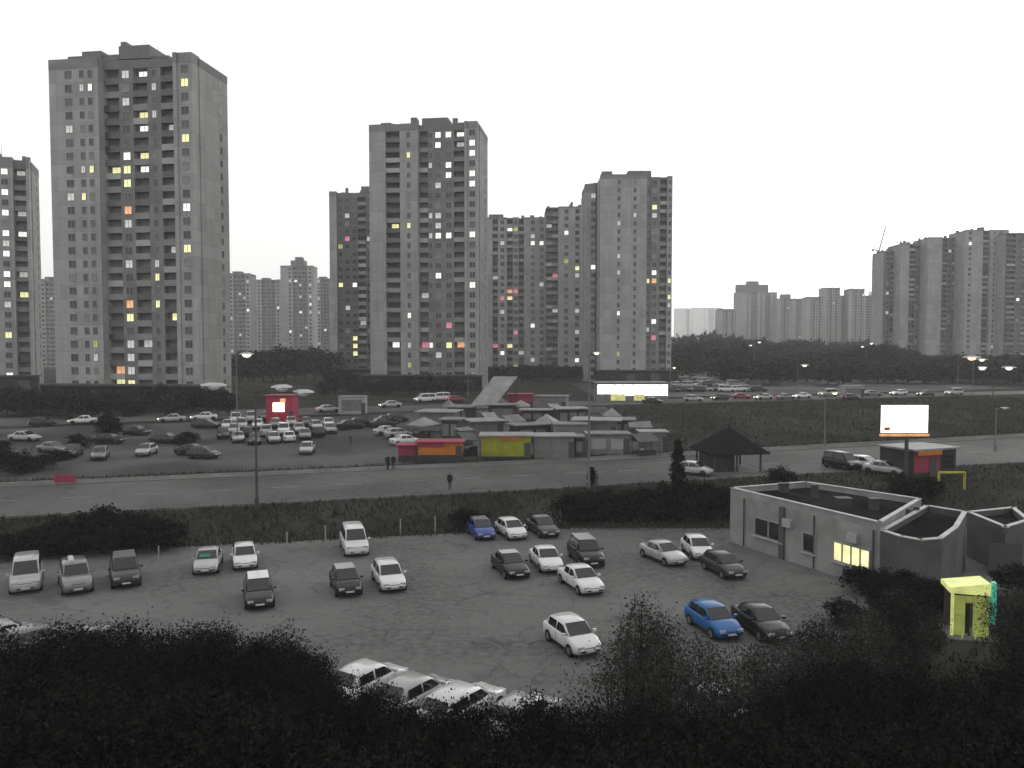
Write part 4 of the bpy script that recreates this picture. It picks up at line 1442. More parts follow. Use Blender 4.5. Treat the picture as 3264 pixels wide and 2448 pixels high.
NEAR = [
    ('silver van at the far left of the car park', (20, 1210, 92, 1282), 'van', 'silver', -1, {}),
    ('grey off-roader second from the left with a pale roof spot', (125, 1190, 203, 1284), 'suv', 'grey', 1, {}),
    ('dark grey off-roader third from the left', (237, 1195, 305, 1270), 'suv', 'dark', 1, {'roof': 'grey'}),
    ('silver car with a green sunshade behind its windscreen', (415, 1175, 482, 1240), 'sedan', 'silver', -1, {}),
    ('white car right beside the one with the green sunshade', (500, 1163, 558, 1230), 'hatch', 'white', 1, {}),
    ('black car with a pale roof in front of the row at left', (527, 1240, 593, 1316), 'wagon', 'black', 1, {'roof': 'white'}),
    ('white van standing alone by the far fence posts', (735, 1135, 797, 1200), 'van', 'white', 1, {}),
    ('black hatchback with a pale roof left of the white estate', (712, 1220, 784, 1288), 'hatch', 'black', 1, {'roof': 'silver'}),
    ('white estate car right of the black hatchback', (802, 1210, 880, 1278), 'wagon', 'white', 1, {}),
    ('car with a blue bonnet at the left of the back trio', (1008, 1112, 1072, 1165), 'hatch', 'deepblue', 1, {'roof': 'grey'}),
    ('white car in the middle of the back trio', (1068, 1105, 1142, 1165), 'hatch', 'white', 1, {}),
    ('dark grey car at the right of the back trio by the hedge', (1134, 1100, 1212, 1160), 'sedan', 'dark', 1, {'roof': 'grey'}),
    ('black car with a pale roof at the left of the central four', (1058, 1180, 1148, 1250), 'sedan', 'black', 1, {'roof': 'silver'}),
    ('white car behind the white saloon in the central four', (1140, 1168, 1222, 1236), 'sedan', 'white', 1, {}),
    ('black off-roader at the right of the central four', (1224, 1160, 1310, 1224), 'suv', 'black', 1, {'roof': 'silver'}),
    ('white saloon in front of the central four', (1203, 1197, 1310, 1285), 'sedan', 'white', 1, {}),
    ('lone pale hatchback in the middle of the open lot', (1172, 1314, 1305, 1420), 'hatch', 'white', 1, {}),
    ('silver car at the left of the three near the white building', (1378, 1150, 1490, 1222), 'sedan', 'silver', 1, {}),
    ('white car half hidden in the three near the white building', (1470, 1155, 1546, 1208), 'hatch', 'white', 1, {}),
    ('dark car right against the white building', (1512, 1190, 1618, 1250), 'hatch', 'dark', 1, {}),
    ('bright blue hatchback beside the black saloon', (1477, 1292, 1610, 1382), 'hatch', 'blue', 1, {}),
    ('black saloon right of the bright blue hatchback', (1575, 1287, 1718, 1387), 'sedan', 'black', 1, {})]
for lbl, bb, kind, colr, sg, kw in NEAR:
    c_ = car_box(lbl, bb, kind, colr, sg, **kw)
    if 'green' in lbl and 'silver' in lbl:
        MB().add([(0.94, -0.5, 1.075), (0.94, 0.25, 1.075), (0.66, 0.25, 1.245), (0.66, -0.5, 1.245)], [(0, 1, 2, 3)]).build('sunshade', mat('green_shade', (0.02, 0.16, 0.09), 0.6, 0.1, 3), c_)
    if 'off-roader second' in lbl:
        MB().box(-1.2, 0.1, -0.35, -0.05, 1.74, 1.92).build('roof_box', PAINT['white'], c_)


def roof_car(label, fx, fy, theta, kind, colr):
    p = at_z(fx * S, fy * S, CAR[kind][2])
    car(label, (p.x, p.y, 0.012), theta, kind, colr)


roof_car('white car nose away, left of three above the dark trees', 797, 1430, 146, 'hatch', 'white')
roof_car('silver car nose away, middle of three above the dark trees', 898, 1457, 146, 'hatch', 'silver')
roof_car('white estate nose away, right of three above the dark trees', 1002, 1478, 146, 'wagon', 'white')
roof_car('pale car roof peeking over the trees right of the white estate', 1134, 1500, 148, 'hatch', 'silver')
roof_car('silver car roof at the left edge over the dark trees', 8, 1340, 140, 'hatch', 'silver')
roof_car('grey car roof second from the left edge over the dark trees', 88, 1342, 140, 'hatch', 'grey')
roof_car('pale car roof third from the left edge over the dark trees', 216, 1349, 140, 'sedan', 'grey')
roof_car('silver car half hidden in the sparse bushes', 1548, 1492, 30, 'hatch', 'silver')

# cars beyond the road: too small to show their parts
HL = emis('headlight_on', (1.0, 0.98, 0.8), 4.0)
HLY = emis('headlight_on_yellow', (1.0, 0.95, 0.45), 2.5)
TLON = emis('tail_light_on', (0.9, 0.12, 0.22), 1.2)


def small_car(px, py, theta, kind, colr, label, group, lights=None):
    p = G(px, py)
    p = Vector((p.x, p.y + 1.5, 0))
    dz = 0.06
    q_ = settle(p.x, p.y, CAR[kind][0] / 2 + 0.06, CAR[kind][1] / 2 + 0.08, math.radians(-90 + theta), 3.6)
    if not q_:
        return None
    p.x, p.y = q_
    y = p.y
    p.z = gz(p.x, y) + dz + 0.02
    o = put('car', car_cache(kind)['one'], None, p, math.radians(-90 + theta))
    tag(o, label, 'car', group)
    override(o, 0, PAINT[colr])
    if lights == 'w':
        override(o, 3, HL)
    elif lights == 'y':
        override(o, 3, HLY)
    elif lights == 'r':
        override(o, 4, TLON)
    return o


rg = random.Random(5)
PK = 'packed cars below the red pavilion'
pk = [(742, 1352), (792, 1348), (838, 1344), (760, 1372), (812, 1370), (868, 1366), (778, 1396), (838, 1394), (896, 1390), (946, 1384), (800, 1420), (862, 1416), (912, 1412), (964, 1404), (1006, 1396), (740, 1388), (730, 1372), (920, 1358), (960, 1362), (1000, 1374), (880, 1342), (1030, 1384), (700, 1402), (752, 1412), (1040, 1366)]
for i, (px, py) in enumerate(pk):
    small_car(px, py, rg.choice((14, 18, 22, 198)), rg.choice(('hatch', 'sedan', 'suv')), ('white', 'silver', 'dark', 'silver', 'white', 'grey', 'dark', 'silver')[i % 8],
              'small parked car packed in rows below the red pavilion', PK)
small_car(970, 1452, 8, 'hatch', 'silver', 'lone pale car in front of the packed rows below the red pavilion', PK)
DR = 'dark cars in a slanted row left of the market'
for i, (px, py) in enumerate([(1112, 1372), (1152, 1366), (1192, 1362), (1230, 1356), (1262, 1350), (1232, 1392), (1268, 1404), (1290, 1424)]):
    small_car(px, py, 118, rg.choice(('hatch', 'sedan')), ('black', 'black', 'dark', 'black', 'dark', 'silver', 'silver', 'white')[i], 'small car in the slanted row left of the market', DR)
LL = 'cars scattered in the yard at left'
for px, py, th, kd, cl, lbl in ((450, 1458, 4, 'hatch', 'silver', 'pale car alone in the middle of the left yard'), (300, 1470, 20, 'wagon', 'grey', 'grey car left of the lone pale car'),
                                (212, 1462, 15, 'hatch', 'dark', 'dark car second from the left in the yard'), (150, 1450, 70, 'sedan', 'grey', 'grey car turned sideways in the left yard'),
                                (60, 1412, 80, 'sedan', 'silver', 'silver car sideways at the left edge of the yard'), (420, 1392, 75, 'sedan', 'dark', 'dark car sideways behind the lone pale car'),
                                (515, 1418, 80, 'sedan', 'dark', 'dark car right behind the lone pale car'), (600, 1458, 78, 'sedan', 'black', 'black car sideways before the packed rows'),
                                (660, 1462, 80, 'hatch', 'dark', 'dark hatchback sideways before the packed rows'), (650, 1370, 82, 'wagon', 'dark', 'dark car on the street side of the packed rows'),
                                (330, 1420, 85, 'sedan', 'black', 'black car sideways at the back of the left yard')):
    small_car(px, py, th, kd, cl, lbl, LL)
ST = 'cars driving on the far street'
for px, py, th, kd, cl, lt, lbl in ((250, 1356, -70, 'sedan', 'white', 'y', 'car with a yellow headlight at the left of the far street'), (326, 1348, 110, 'sedan', 'dark', 'r', 'car with red tail lights at the left of the far street'),
                                    (536, 1350, -68, 'sedan', 'silver', 'w', 'car with a white headlight left of the packed rows'), (1040, 1318, 112, 'sedan', 'silver', 'r', 'car with red tail lights before the white container'),
                                    (1352, 1284, -60, 'van', 'white', 'y', 'white van with yellow headlights left of the slanted canopy'), (1400, 1280, -60, 'van', 'white', 'y', 'second white van left of the slanted canopy'),
                                    (1452, 1284, 115, 'hatch', 'red', 'r', 'red car left of the slanted canopy'), (1760, 1300, 115, 'hatch', 'red', 'r', 'red car right of the slanted canopy'),
                                    (2084, 1290, 80, 'sedan', 'black', None, 'black car before the lit shop row'), (2440, 1276, -70, 'sedan', 'silver', 'w', 'car with the brightest white headlights on the far street'),
                                    (2562, 1272, -70, 'sedan', 'white', 'w', 'white car right of the brightest headlights'), (2645, 1266, -70, 'van', 'silver', 'y', 'van with yellow headlights by the lamp post'),
                                    (2872, 1262, -70, 'wagon', 'white', 'w', 'white car over the lit billboard'), (2215, 1282, 80, 'wagon', 'silver', None, 'silver car right of the lit shop row'),
                                    (2370, 1274, 80, 'sedan', 'red', 'r', 'red car in the far street left of the bright headlights'), (2790, 1264, 85, 'sedan', 'grey', None, 'grey car left of the billboard on the far street'),
                                    (2300, 1278, -70, 'hatch', 'dark', 'w', 'dark car with white headlights near the red car on the far street'), (2500, 1276, 110, 'sedan', 'grey', 'r', 'grey car with red tail lights between the bright headlights'),
                                    (2720, 1276, 110, 'hatch', 'dark', 'r', 'dark car with red tail lights below the small pale container'), (2960, 1264, -70, 'sedan', 'dark', 'w', 'dark car with white headlights right of the billboard'),
                                    (3050, 1262, -70, 'van', 'silver', 'y', 'silver van with yellow headlights under the orange lamp'), (640, 1344, -68, 'sedan', 'white', 'w', 'white car with headlights on left of the red pavilion'),
                                    (120, 1362, 112, 'hatch', 'dark', 'r', 'dark car with red tail lights near the left edge of the far street'), (1240, 1302, -66, 'sedan', 'silver', 'w', 'silver car with white headlights right of the white container')):
    small_car(px, py, th, kd, cl, lbl, ST, lt)
FP = 'cars in the far parking rows right of the pale tower'
for r_, (y0, n) in enumerate(((1252, 9), (1236, 10), (1222, 10), (1210, 9), (1200, 8))):
    for i in range(n):
        px = 2150 + i * 34 + r_ * 12 + rg.uniform(-6, 6)
        small_car(px, y0 + rg.uniform(-2, 2) - i * 0.6, rg.choice((72, 78, 84, -75)), rg.choice(('hatch', 'sedan', 'suv', 'van')), rg.choice(('white', 'silver', 'grey', 'dark', 'silver', 'dark')),
                  'tiny car in the far parking rows right of the pale tower', FP)
RG = 'cars by the red shop'
for px, py, th, kd, cl, lbl in ((2700, 1502, 20, 'van', 'black', 'black van left of the pale cars by the red shop'), (2756, 1502, 35, 'hatch', 'white', 'white car nearest the black van by the red shop'),
                                (2806, 1512, 40, 'sedan', 'silver', 'silver car in the middle by the red shop'), (2862, 1516, 42, 'hatch', 'white', 'white car nearest the red shop')):
    small_car(px, py, th, kd, cl, lbl, RG)
small_car(2222, 1522, 60, 'hatch', 'silver', 'small pale car between the thin dark tree and the gazebo', 'cars by the gazebo')

ORD = ['first', 'second', 'third', 'fourth', 'fifth', 'sixth', 'seventh', 'eighth', 'ninth']

# ------------------------------------------------------------------ trees
def leaf_mat(name, c0, c1):
    m = mat(name, c0, 0.9, 0.4, 1.1, spec=0.03)
    n, l = m.node_tree.nodes, m.node_tree.links
    b = _bsdf(m)
    tc = [x for x in n if x.type == 'TEX_COORD'][0]
    base = [x for x in n if x.type == 'VALTORGB'][0]
    wz = n.new('ShaderNodeTexWhiteNoise')
    oi = n.new('ShaderNodeObjectInfo')
    gi = n.new('ShaderNodeNewGeometry')
    mx = n.new('ShaderNodeMixRGB')
    l.new(gi.outputs['Random Per Island'], mx.inputs['Fac'])
    l.new(base.outputs['Color'], mx.inputs['Color1'])
    mx.inputs['Color2'].default_value = (*c1, 1)
    l.new(mx.outputs[0], b.inputs['Base Color'])
    return m


LEAF = leaf_mat('dark_leaves', (0.008, 0.0081, 0.0075), (0.018, 0.0181, 0.0165))
LEAF2 = leaf_mat('sparse_leaves', (0.026, 0.0263, 0.0245), (0.055, 0.055, 0.051))
LEAF3 = leaf_mat('far_leaves', (0.019, 0.0193, 0.018), (0.034, 0.0342, 0.0325))
BARK = mat('bark', (0.03, 0.027, 0.024), 0.95, 0.3, 5, bump=0.6)


def tree_meshes(name, seed, H, R, trunk_h, n_clump, per, leaf, spread, leafm, squash=1.0, pointed=False, twig=0.07):
    r = np.random.default_rng(seed)
    cs = []
    cz = trunk_h + (H - trunk_h) * 0.5
    hz = (H - trunk_h) * 0.5
    while len(cs) < n_clump:
        p = r.uniform(-1, 1, 3)
        d = np.linalg.norm(p)
        if d > 1 or d < 0.25:
            continue
        k = 1.0
        if pointed:
            k = max(0.12, (1 - p[2]) / 2) * 1.25
        cs.append((p[0] * R * k, p[1] * R * k, cz + p[2] * hz))
    cs = np.array(cs)
    N = n_clump * per
    ctr = np.repeat(cs, per, axis=0) + r.normal(0, spread, (N, 3)) * np.array([1, 1, 0.75])
    a = r.normal(0, 1, (N, 3))
    a /= np.linalg.norm(a, axis=1)[:, None]
    b = np.cross(a, r.normal(0, 1, (N, 3)))
    b /= np.linalg.norm(b, axis=1)[:, None] + 1e-9
    s = leaf * r.uniform(0.35, 1.5, N)[:, None]
    tw_ = r.random(N) < twig                       # bare twigs among the leaves
    a[tw_] = a[tw_] * 0.6 + np.array([0, 0, 0.8])
    s[tw_] *= 3.2
    b[tw_] *= 0.05
    v = np.stack([ctr - a * s, ctr + b * s * 0.55, ctr + a * s, ctr - b * s * 0.55], axis=1).reshape(-1, 3)
    v[:, 2] = np.maximum(v[:, 2], 0.05)
    me = bpy.data.meshes.new(name + '_crown')
    me.vertices.add(4 * N)
    me.vertices.foreach_set('co', v.astype(np.float32).ravel())
    me.loops.add(4 * N)
    me.loops.foreach_set('vertex_index', np.arange(4 * N, dtype=np.int32))
    me.polygons.add(N)
    me.polygons.foreach_set('loop_start', np.arange(0, 4 * N, 4, dtype=np.int32))
    me.polygons.foreach_set('loop_total', np.full(N, 4, dtype=np.int32))
    me.materials.append(leafm)
    me.update(calc_edges=True)
    t = MB()
    rr = 0.035 * H * 0.6
    t.tube((0, 0, -0.1), (0.03 * H, 0, trunk_h), rr, rr * 0.75, 8)
    t.tube((0.03 * H, 0, trunk_h), (0, 0.02 * H, H * 0.8), rr * 0.75, rr * 0.15, 6)
    for c in cs[: min(len(cs), 22)]:
        z0 = trunk_h * 0.8 + (c[2] - trunk_h * 0.8) * 0.35
        f = min(1.0, z0 / max(trunk_h, .1))
        t.tube((0.03 * H * f * 0.8, 0.005 * H, z0), tuple(c), rr * 0.35, rr * 0.07, 5)
    return me, t.mesh(name + '_trunk', [BARK])


def tree(me, label, p, sc_=1.0, rz=0.0, group=None, name='tree', cat='tree', sz=None):
    o = thing(name, label, cat, p, rz, group)
    s = (sc_, sc_, sz or sc_)
    c = put('crown', me[0], o)
    c.scale = s
    t = put('trunk', me[1], o)
    t.scale = s
    return o


TA = [tree_meshes('big_a', 1, 9.0, 3.3, 2.2, 210, 280, 0.06, 0.4, LEAF, twig=0.1), tree_meshes('big_b', 2, 9.0, 3.0, 2.0, 220, 260, 0.058, 0.38, LEAF, twig=0.1),
      tree_meshes('big_c', 3, 9.0, 3.6, 1.6, 220, 280, 0.062, 0.44, LEAF, twig=0.1)]
FG = 'dark trees below the viewpoint'
# crown centre pixel, top pixel row, distance, scale of the crown width, variant, where it stands
fg = [(-40, 2003, 26, 0.8, 0, 'at the left border below the silver car roof'), (150, 2003, 27, 0.75, 1, 'below the grey car roof near the left edge'), (340, 2008, 27, 0.75, 2, 'below the third car roof from the left edge'),
      (520, 2010, 27, 0.7, 0, 'below the dark grey off-roader'), (690, 2000, 28, 0.7, 1, 'below the silver car with the green sunshade'), (840, 2020, 28, 0.6, 2, 'below the black car with the pale roof'),
      (930, 2085, 26, 0.55, 1, 'left of the white car with its nose away'), (1040, 2156, 24, 0.5, 0, 'below the white car with its nose away'), (1190, 2206, 22, 0.5, 1, 'below the silver car with its nose away'),
      (1350, 2244, 21, 0.6, 2, 'below the white estate with its nose away'), (1530, 2238, 21, 0.6, 0, 'left below the pale car roof'), (1720, 2244, 21, 0.6, 1, 'right below the pale car roof'),
      (1900, 2260, 21, 0.55, 0, 'below the lone pale hatchback'), (2080, 2255, 21, 0.55, 1, 'below the sparse pointed young tree'), (2260, 2270, 21, 0.55, 2, 'below the silver car in the bushes'),
      (2440, 2230, 22, 0.55, 1, 'right of the silver car in the bushes'), (2600, 2150, 23, 0.55, 0, 'below the low white building'), (2760, 2110, 24, 0.6, 2, 'below the rounded annex'),
      (2930, 2150, 24, 0.55, 1, 'left below the glowing booth'), (3090, 2165, 23, 0.55, 0, 'right below the glowing booth'), (3320, 2090, 24, 0.7, 2, 'at the right border below the garage'),
      (60, 2230, 16, 0.85, 2, 'in the bottom left corner'), (420, 2240, 15.5, 0.85, 1, 'second along the bottom edge from the left'), (780, 2270, 15, 0.85, 0, 'third along the bottom edge from the left'),
      (1130, 2390, 14, 0.8, 2, 'fourth along the bottom edge from the left'), (1480, 2420, 14, 0.8, 1, 'left of the middle of the bottom edge'), (1850, 2420, 14, 0.8, 0, 'right of the middle of the bottom edge'),
      (2200, 2410, 14, 0.8, 2, 'fourth along the bottom edge from the right'), (2560, 2340, 15, 0.85, 1, 'third along the bottom edge from the right'), (2860, 2310, 15.5, 0.8, 0, 'second along the bottom edge from the right'),
      (3240, 2310, 15.5, 0.8, 2, 'in the bottom right corner')]
for i, (px, py, d, k, vi, where) in enumerate(fg):
    zt = CAMH - (py - 1110) / F * d
    tree(TA[vi], 'dark leafy tree ' + where, (at_y(px, d), d, 0), k, i * 1.3, FG, 'leafy_tree', sz=zt / 9.3)
# sparse young trees in the right part of the lot
TSp = [tree_meshes('sparse_a', 8, 6.0, 1.9, 0.8, 90, 60, 0.06, 0.35, LEAF2, pointed=True, twig=0.4), tree_meshes('sparse_b', 9, 5.0, 2.2, 0.6, 100, 60, 0.06, 0.42, LEAF2, twig=0.4)]
for i, (px, py, d, vi, k, lbl) in enumerate(((2046, 1890, 33.5, 0, 0.95, 'sparse pointed young tree left of the blue hatchback'), (2150, 2010, 31, 1, 0.8, 'sparse bush below the blue hatchback'),
                                             (2290, 2050, 31, 1, 0.95, 'sparse bush below the black saloon'), (2420, 2060, 31.5, 0, 0.8, 'sparse young tree right below the black saloon'),
                                             (1960, 2090, 30, 1, 0.75, 'low sparse bush below the lone pale hatchback'), (2560, 2040, 32, 1, 0.9, 'sparse bush near the dark trees at right'), (2000, 1985, 32.5, 0, 0.8, 'sparse young tree left of the pointed one'),
                                             (2110, 1940, 33, 0, 0.9, 'sparse young tree right of the pointed one'), (2200, 2100, 29, 1, 0.9, 'sparse bush hiding the silver car, left one'), (2360, 2120, 29, 1, 0.9, 'sparse bush hiding the silver car, right one'))):
    zt = CAMH - (py - 1110) / F * d
    tree(TSp[vi], lbl, (at_y(px, d), d, 0), k, i * 2.1, 'sparse young trees at the lot edge', 'young_tree', sz=zt / (6.0 if vi == 0 else 5.0))
TTw = [tree_meshes('twiggy_a', 61, 5.0, 2.2, 0.5, 110, 90, 0.06, 0.38, LEAF2, twig=0.3), tree_meshes('twiggy_b', 62, 5.0, 1.9, 0.5, 100, 95, 0.06, 0.36, LEAF, twig=0.3)]
for i, (px, py, d, k, wh) in enumerate(((2560, 2010, 33, 0.8, 'right below the black saloon'), (2650, 1975, 34, 0.8, 'left below the lit window'), (2740, 1925, 36, 0.8, 'right below the lit window'),
                                        (2825, 1885, 38, 0.8, 'under the corner of the rounded annex'), (2905, 1880, 39, 0.75, 'under the middle of the rounded annex'), (2940, 1905, 39, 0.6, 'just left of the glowing booth'),
                                        (3270, 1850, 40, 0.8, 'right of the glowing booth'), (3330, 1920, 37, 0.9, 'at the right border beyond the booth'), (2780, 2020, 30, 0.9, 'in front of the annex bushes'),
                                        (2870, 2060, 30, 0.7, 'left in front of the booth'))):
    tree(TTw[i % 2], 'dark twiggy bush ' + wh, (at_y(px, d), d, 0), k, i * 1.9, 'twiggy bushes at the right', 'bush', 'bush', sz=(CAMH - (py - 1110) / F * d) / 5.2)
# bushes
TBu = [tree_meshes('bush_a', 21, 3.0, 1.9, 0.25, 60, 60, 0.13, 0.3, LEAF), tree_meshes('bush_b', 22, 3.0, 1.6, 0.25, 50, 60, 0.13, 0.3, LEAF)]


def bush(px, py, hm, wk, lbl, grp, i, d=None, m=TBu):
    p = G(px, py) if d is None else Vector((at_y(px, d), d, gz(at_y(px, d), d)))
    tree(m[i % 2], lbl, p, wk, i * 1.7, grp, 'bush', 'bush', sz=hm / 3.0)


for i, px in enumerate((150, 235, 320, 410, 495)):
    bush(px, 1770 - i * 4, (2.2, 3.0, 3.3, 3.1, 2.6)[i], 1.15, ORD[i] + ' dark bush from the left in the hedge behind the cars at left', 'bushes behind the left cars', i)
bush(50, 1778, 1.9, 1.0, 'low dark bush at the left edge behind the silver van', 'bushes behind the left cars', 1)
for i, px in enumerate((1815, 1875, 1935, 1995, 2050, 2120, 2185, 2250, 2310)):
    bush(px, 1668 - i * 1.5, (2.6, 2.9, 2.8, 2.9, 3.0, 3.4, 3.7, 3.4, 3.0)[i], 0.85, ORD[i] + ' dark bush from the left in the dense hedge above the back trio', 'bushes of the central hedge', i)
bush(1488, 1690, 1.9, 0.8, 'dark bush left of the car with the blue bonnet', 'single bushes', 0)
for i, (px, py, hm) in enumerate(((2745, 1890, 1.7), (2820, 1915, 1.9), (2900, 1935, 2.0), (2975, 1945, 1.8), (3245, 1900, 2.0), (2690, 1990, 1.4))):
    bush(px, py, hm, 0.75, ORD[i] + ' low bush from the left in front of the rounded annex' if i < 4 else ('low bush at the right edge beyond the booth' if i == 4 else 'low bush standing alone below the lit window'), 'bushes before the annex', i)
bush(2880, 1600, 2.6, 1.1, 'round dark bush between the low building and the red shop', 'single bushes', 1)
bush(2950, 1585, 2.0, 0.8, 'smaller dark bush right of the round one', 'single bushes', 0)
bush(2490, 1560, 2.2, 1.0, 'dark bush right of the gazebo', 'single bushes', 1)
# thin dark conifer
TC = tree_meshes('conifer', 31, 7.0, 0.85, 0.5, 70, 60, 0.13, 0.16, LEAF, pointed=True)
p = G(2160, 1575)
tree(TC, 'thin dark columnar conifer left of the gazebo', p, 1.0, 0, None, 'conifer', sz=(CAMH - (1395 - 1110) / F * p.y - p.z) / 7.0)
p = G(1886, 1552)
tree(TC, 'short dark conifer at the foot of the tall lamp post', p, 0.75, 1, None, 'conifer', sz=0.3)
# far trees
TF = [tree_meshes('far_a', 41, 14, 5.2, 2.5, 60, 22, 0.62, 0.95, LEAF3), tree_meshes('far_b', 42, 14, 4.4, 2.0, 55, 22, 0.6, 0.9, LEAF3), tree_meshes('far_c', 43, 14, 5.8, 2.0, 60, 24, 0.66, 1.1, LEAF3)]
rt_ = random.Random(3)


def far_tree(px, py_top, d, lbl, grp, wk=1.0):
    x = at_y(px, d)
    z = gz(x, d)
    zt = CAMH + (1110 - py_top) / F * d
    tree(rt_.choice(TF), lbl, (x, d, z), wk * rt_.uniform(0.85, 1.15), rt_.uniform(0, 6), grp, 'leafy_tree', sz=max(0.25, (zt - z) / 14.0))


for i in range(9):
    far_tree(770 + i * 34 + rt_.uniform(-8, 8), 1100 + rt_.uniform(-14, 16) + (18 if i in (0, 8) else 0), 290 + rt_.uniform(-15, 25), ORD[i] + ' dark tree from the left in the clump between tallest and middle tower', 'trees in the left gap')
wv, wf = [], []


def tree_line(px):
    pts = [(2100, 1046), (2250, 1052), (2350, 1066), (2450, 1088), (2560, 1078), (2700, 1088), (2800, 1090), (2850, 1104), (2950, 1130), (3400, 1138)]
    for (a0, b0), (a1, b1) in zip(pts, pts[1:]):
        if px <= a1:
            return b0 + (b1 - b0) * (px - a0) / (a1 - a0)
    return 1138


for row, (d, y0, y1, stp) in enumerate(((520, 1048, 1062, 30), (420, 1078, 1100, 36), (330, 1100, 1128, 42))):
    px = 2150 + row * 12
    while px < 3300:
        dd = d + rt_.uniform(-18, 18)
        x = at_y(px, dd)
        z = gz(x, dd)
        top_ = CAMH + (1110 - max(tree_line(px) + rt_.uniform(-7, 12), rt_.uniform(y0, y1) - 8 * math.sin(px * 0.011 + row))) / F * dd
        wk = 1.15 * rt_.uniform(0.85, 1.15)
        for me in rt_.choice(TF):
            co_ = np.empty(len(me.vertices) * 3, np.float32)
            me.vertices.foreach_get('co', co_)
            co_ = co_.reshape(-1, 3) * np.array([wk, wk, (top_ - z) / 14.0]) + np.array([x, dd, z])
            off = sum(len(q) for q in wv)
            wf += [tuple(i + off for i in q.vertices) for q in me.polygons]
            wv.append(co_)
        px += stp * rt_.uniform(0.8, 1.2)
fw = MB().add(np.concatenate(wv).tolist(), wf).build('far_wood', LEAF3)
tag(fw, 'far dark wood reading as one mass behind the far street', 'wood', kind='stuff')
px = 2330
while px < 3300:
    far_tree(px, rt_.uniform(1136, 1162), 275 + rt_.uniform(-12, 12), 'dark tree at the front edge of the far wood', 'trees at the front of the far wood', 1.1)
    px += 52 * rt_.uniform(0.8, 1.2)
for i in range(11):
    far_tree(1560 + i * 52, 1166 + rt_.uniform(-5, 6), 300 + rt_.uniform(-10, 10), 'low dark tree at the foot of the long apartment block', 'trees below the long block', 0.8)
# planting at the feet of the towers
for i in range(20):
    px = 10 + i * 38 + rt_.uniform(-8, 8)
    d = 146 + rt_.uniform(-4, 6) + (i / 20) * 6
    x = at_y(px, d)
    tree(TF[i % 3], 'dark shrub tree at the foot of the tallest tower', (x, d, gz(x, d)), 0.42, i, 'trees at the foot of the tallest tower', 'leafy_tree', sz=rt_.uniform(0.22, 0.4))
for i in range(12):
    px = 1030 + i * 40 + rt_.uniform(-8, 8)
    d = 208 + rt_.uniform(-4, 6)
    x = at_y(px, d)
    tree(TF[i % 3], 'dark shrub tree at the foot of the middle tower', (x, d, gz(x, d)), 0.42, i, 'trees at the foot of the middle tower', 'leafy_tree', sz=rt_.uniform(0.25, 0.42))
# planting in the left yard
for i, (px, py, hm) in enumerate(((20, 1500, 2.2), (70, 1512, 2.6), (130, 1498, 1.6), (185, 1470, 1.3), (345, 1400, 3.6), (250, 1430, 2.0), (600, 1416, 1.6), (1, 1460, 2.2))):
    bush(px, py, hm, 0.9, 'dark shrub in the left yard beyond the road', 'shrubs in the left yard', i)
tag(MB().box(-1.1, 1.1, -0.05, 0.05, 0.35, 1.15).box(-0.8, -0.7, -0.04, 0.04, 0, 0.35).box(0.7, 0.8, -0.04, 0.04, 0, 0.35).build('red_board', M['red'], None, loc=G(208, 1548)),
    'small dark red board by the road at far left', 'board')

# rough grass on the bank, the verges and the open ground
GR = leaf_mat('dry_grass', (0.03, 0.031, 0.026), (0.075, 0.075, 0.062))
gr_ = np.random.default_rng(77)
gv_, gf_ = [], []


def tufts(n, fx0, fx1, fa, fb, hmin, hmax):
    for _ in range(n):
        x = gr_.uniform(fx0, fx1)
        y = fa(x) + (fb(x) - fa(x)) * gr_.uniform(0, 1)
        if fb(x) - fa(x) < 0.3:
            continue
        z = gz(x, y)
        for _b in range(3):
            a_ = gr_.uniform(0, 6.28)
            h_ = gr_.uniform(hmin, hmax)
            w_ = h_ * 0.16
            dx, dy = math.cos(a_), math.sin(a_)
            o_ = len(gv_)
            gv_.extend([(x - dy * w_, y + dx * w_, z - 0.02), (x + dy * w_, y - dx * w_, z - 0.02), (x + dx * h_ * 0.5, y + dy * h_ * 0.5, z + h_)])
            gf_.append((o_, o_ + 1, o_ + 2))


tufts(9000, -70, 60, lambda x: lot_edge(x) - 0.9, lambda x: road_n(x) - 0.3, 0.15, 0.5)
tufts(2500, -70, 60, lambda x: lot_edge(x) - 1.8, lambda x: lot_edge(x) - 0.5, 0.08, 0.3)
tufts(3500, -110, 120, lambda x: road_f(x) + 3.3, lambda x: road_f(x) + 5.2, 0.15, 0.45)
tufts(7000, 19, 120, lambda x: road_f(x) + 4, lambda x: str_n(x) - 1, 0.2, 0.6)
tufts(4000, 12, 60, lambda x: 28, lambda x: min(52, 30 + (x - 15) * 2.8) + 1.0, 0.15, 0.5)
gb = MB().add(gv_, gf_).build('grass', GR)
tag(gb, 'rough dry grass on the bank and verges', 'grass', kind='stuff')

# ------------------------------------------------------------------ people
CLOTH = {'black': mat('coat_black', (0.012, 0.012, 0.013), 0.9, 0.2, 6), 'grey': mat('coat_grey', (0.045, 0.045, 0.05), 0.9, 0.2, 6)}
SKIN = mat('skin', (0.3, 0.2, 0.15), 0.6, 0.1, 8)
HAIR = mat('hair', (0.015, 0.012, 0.01), 0.8, 0.2, 20)


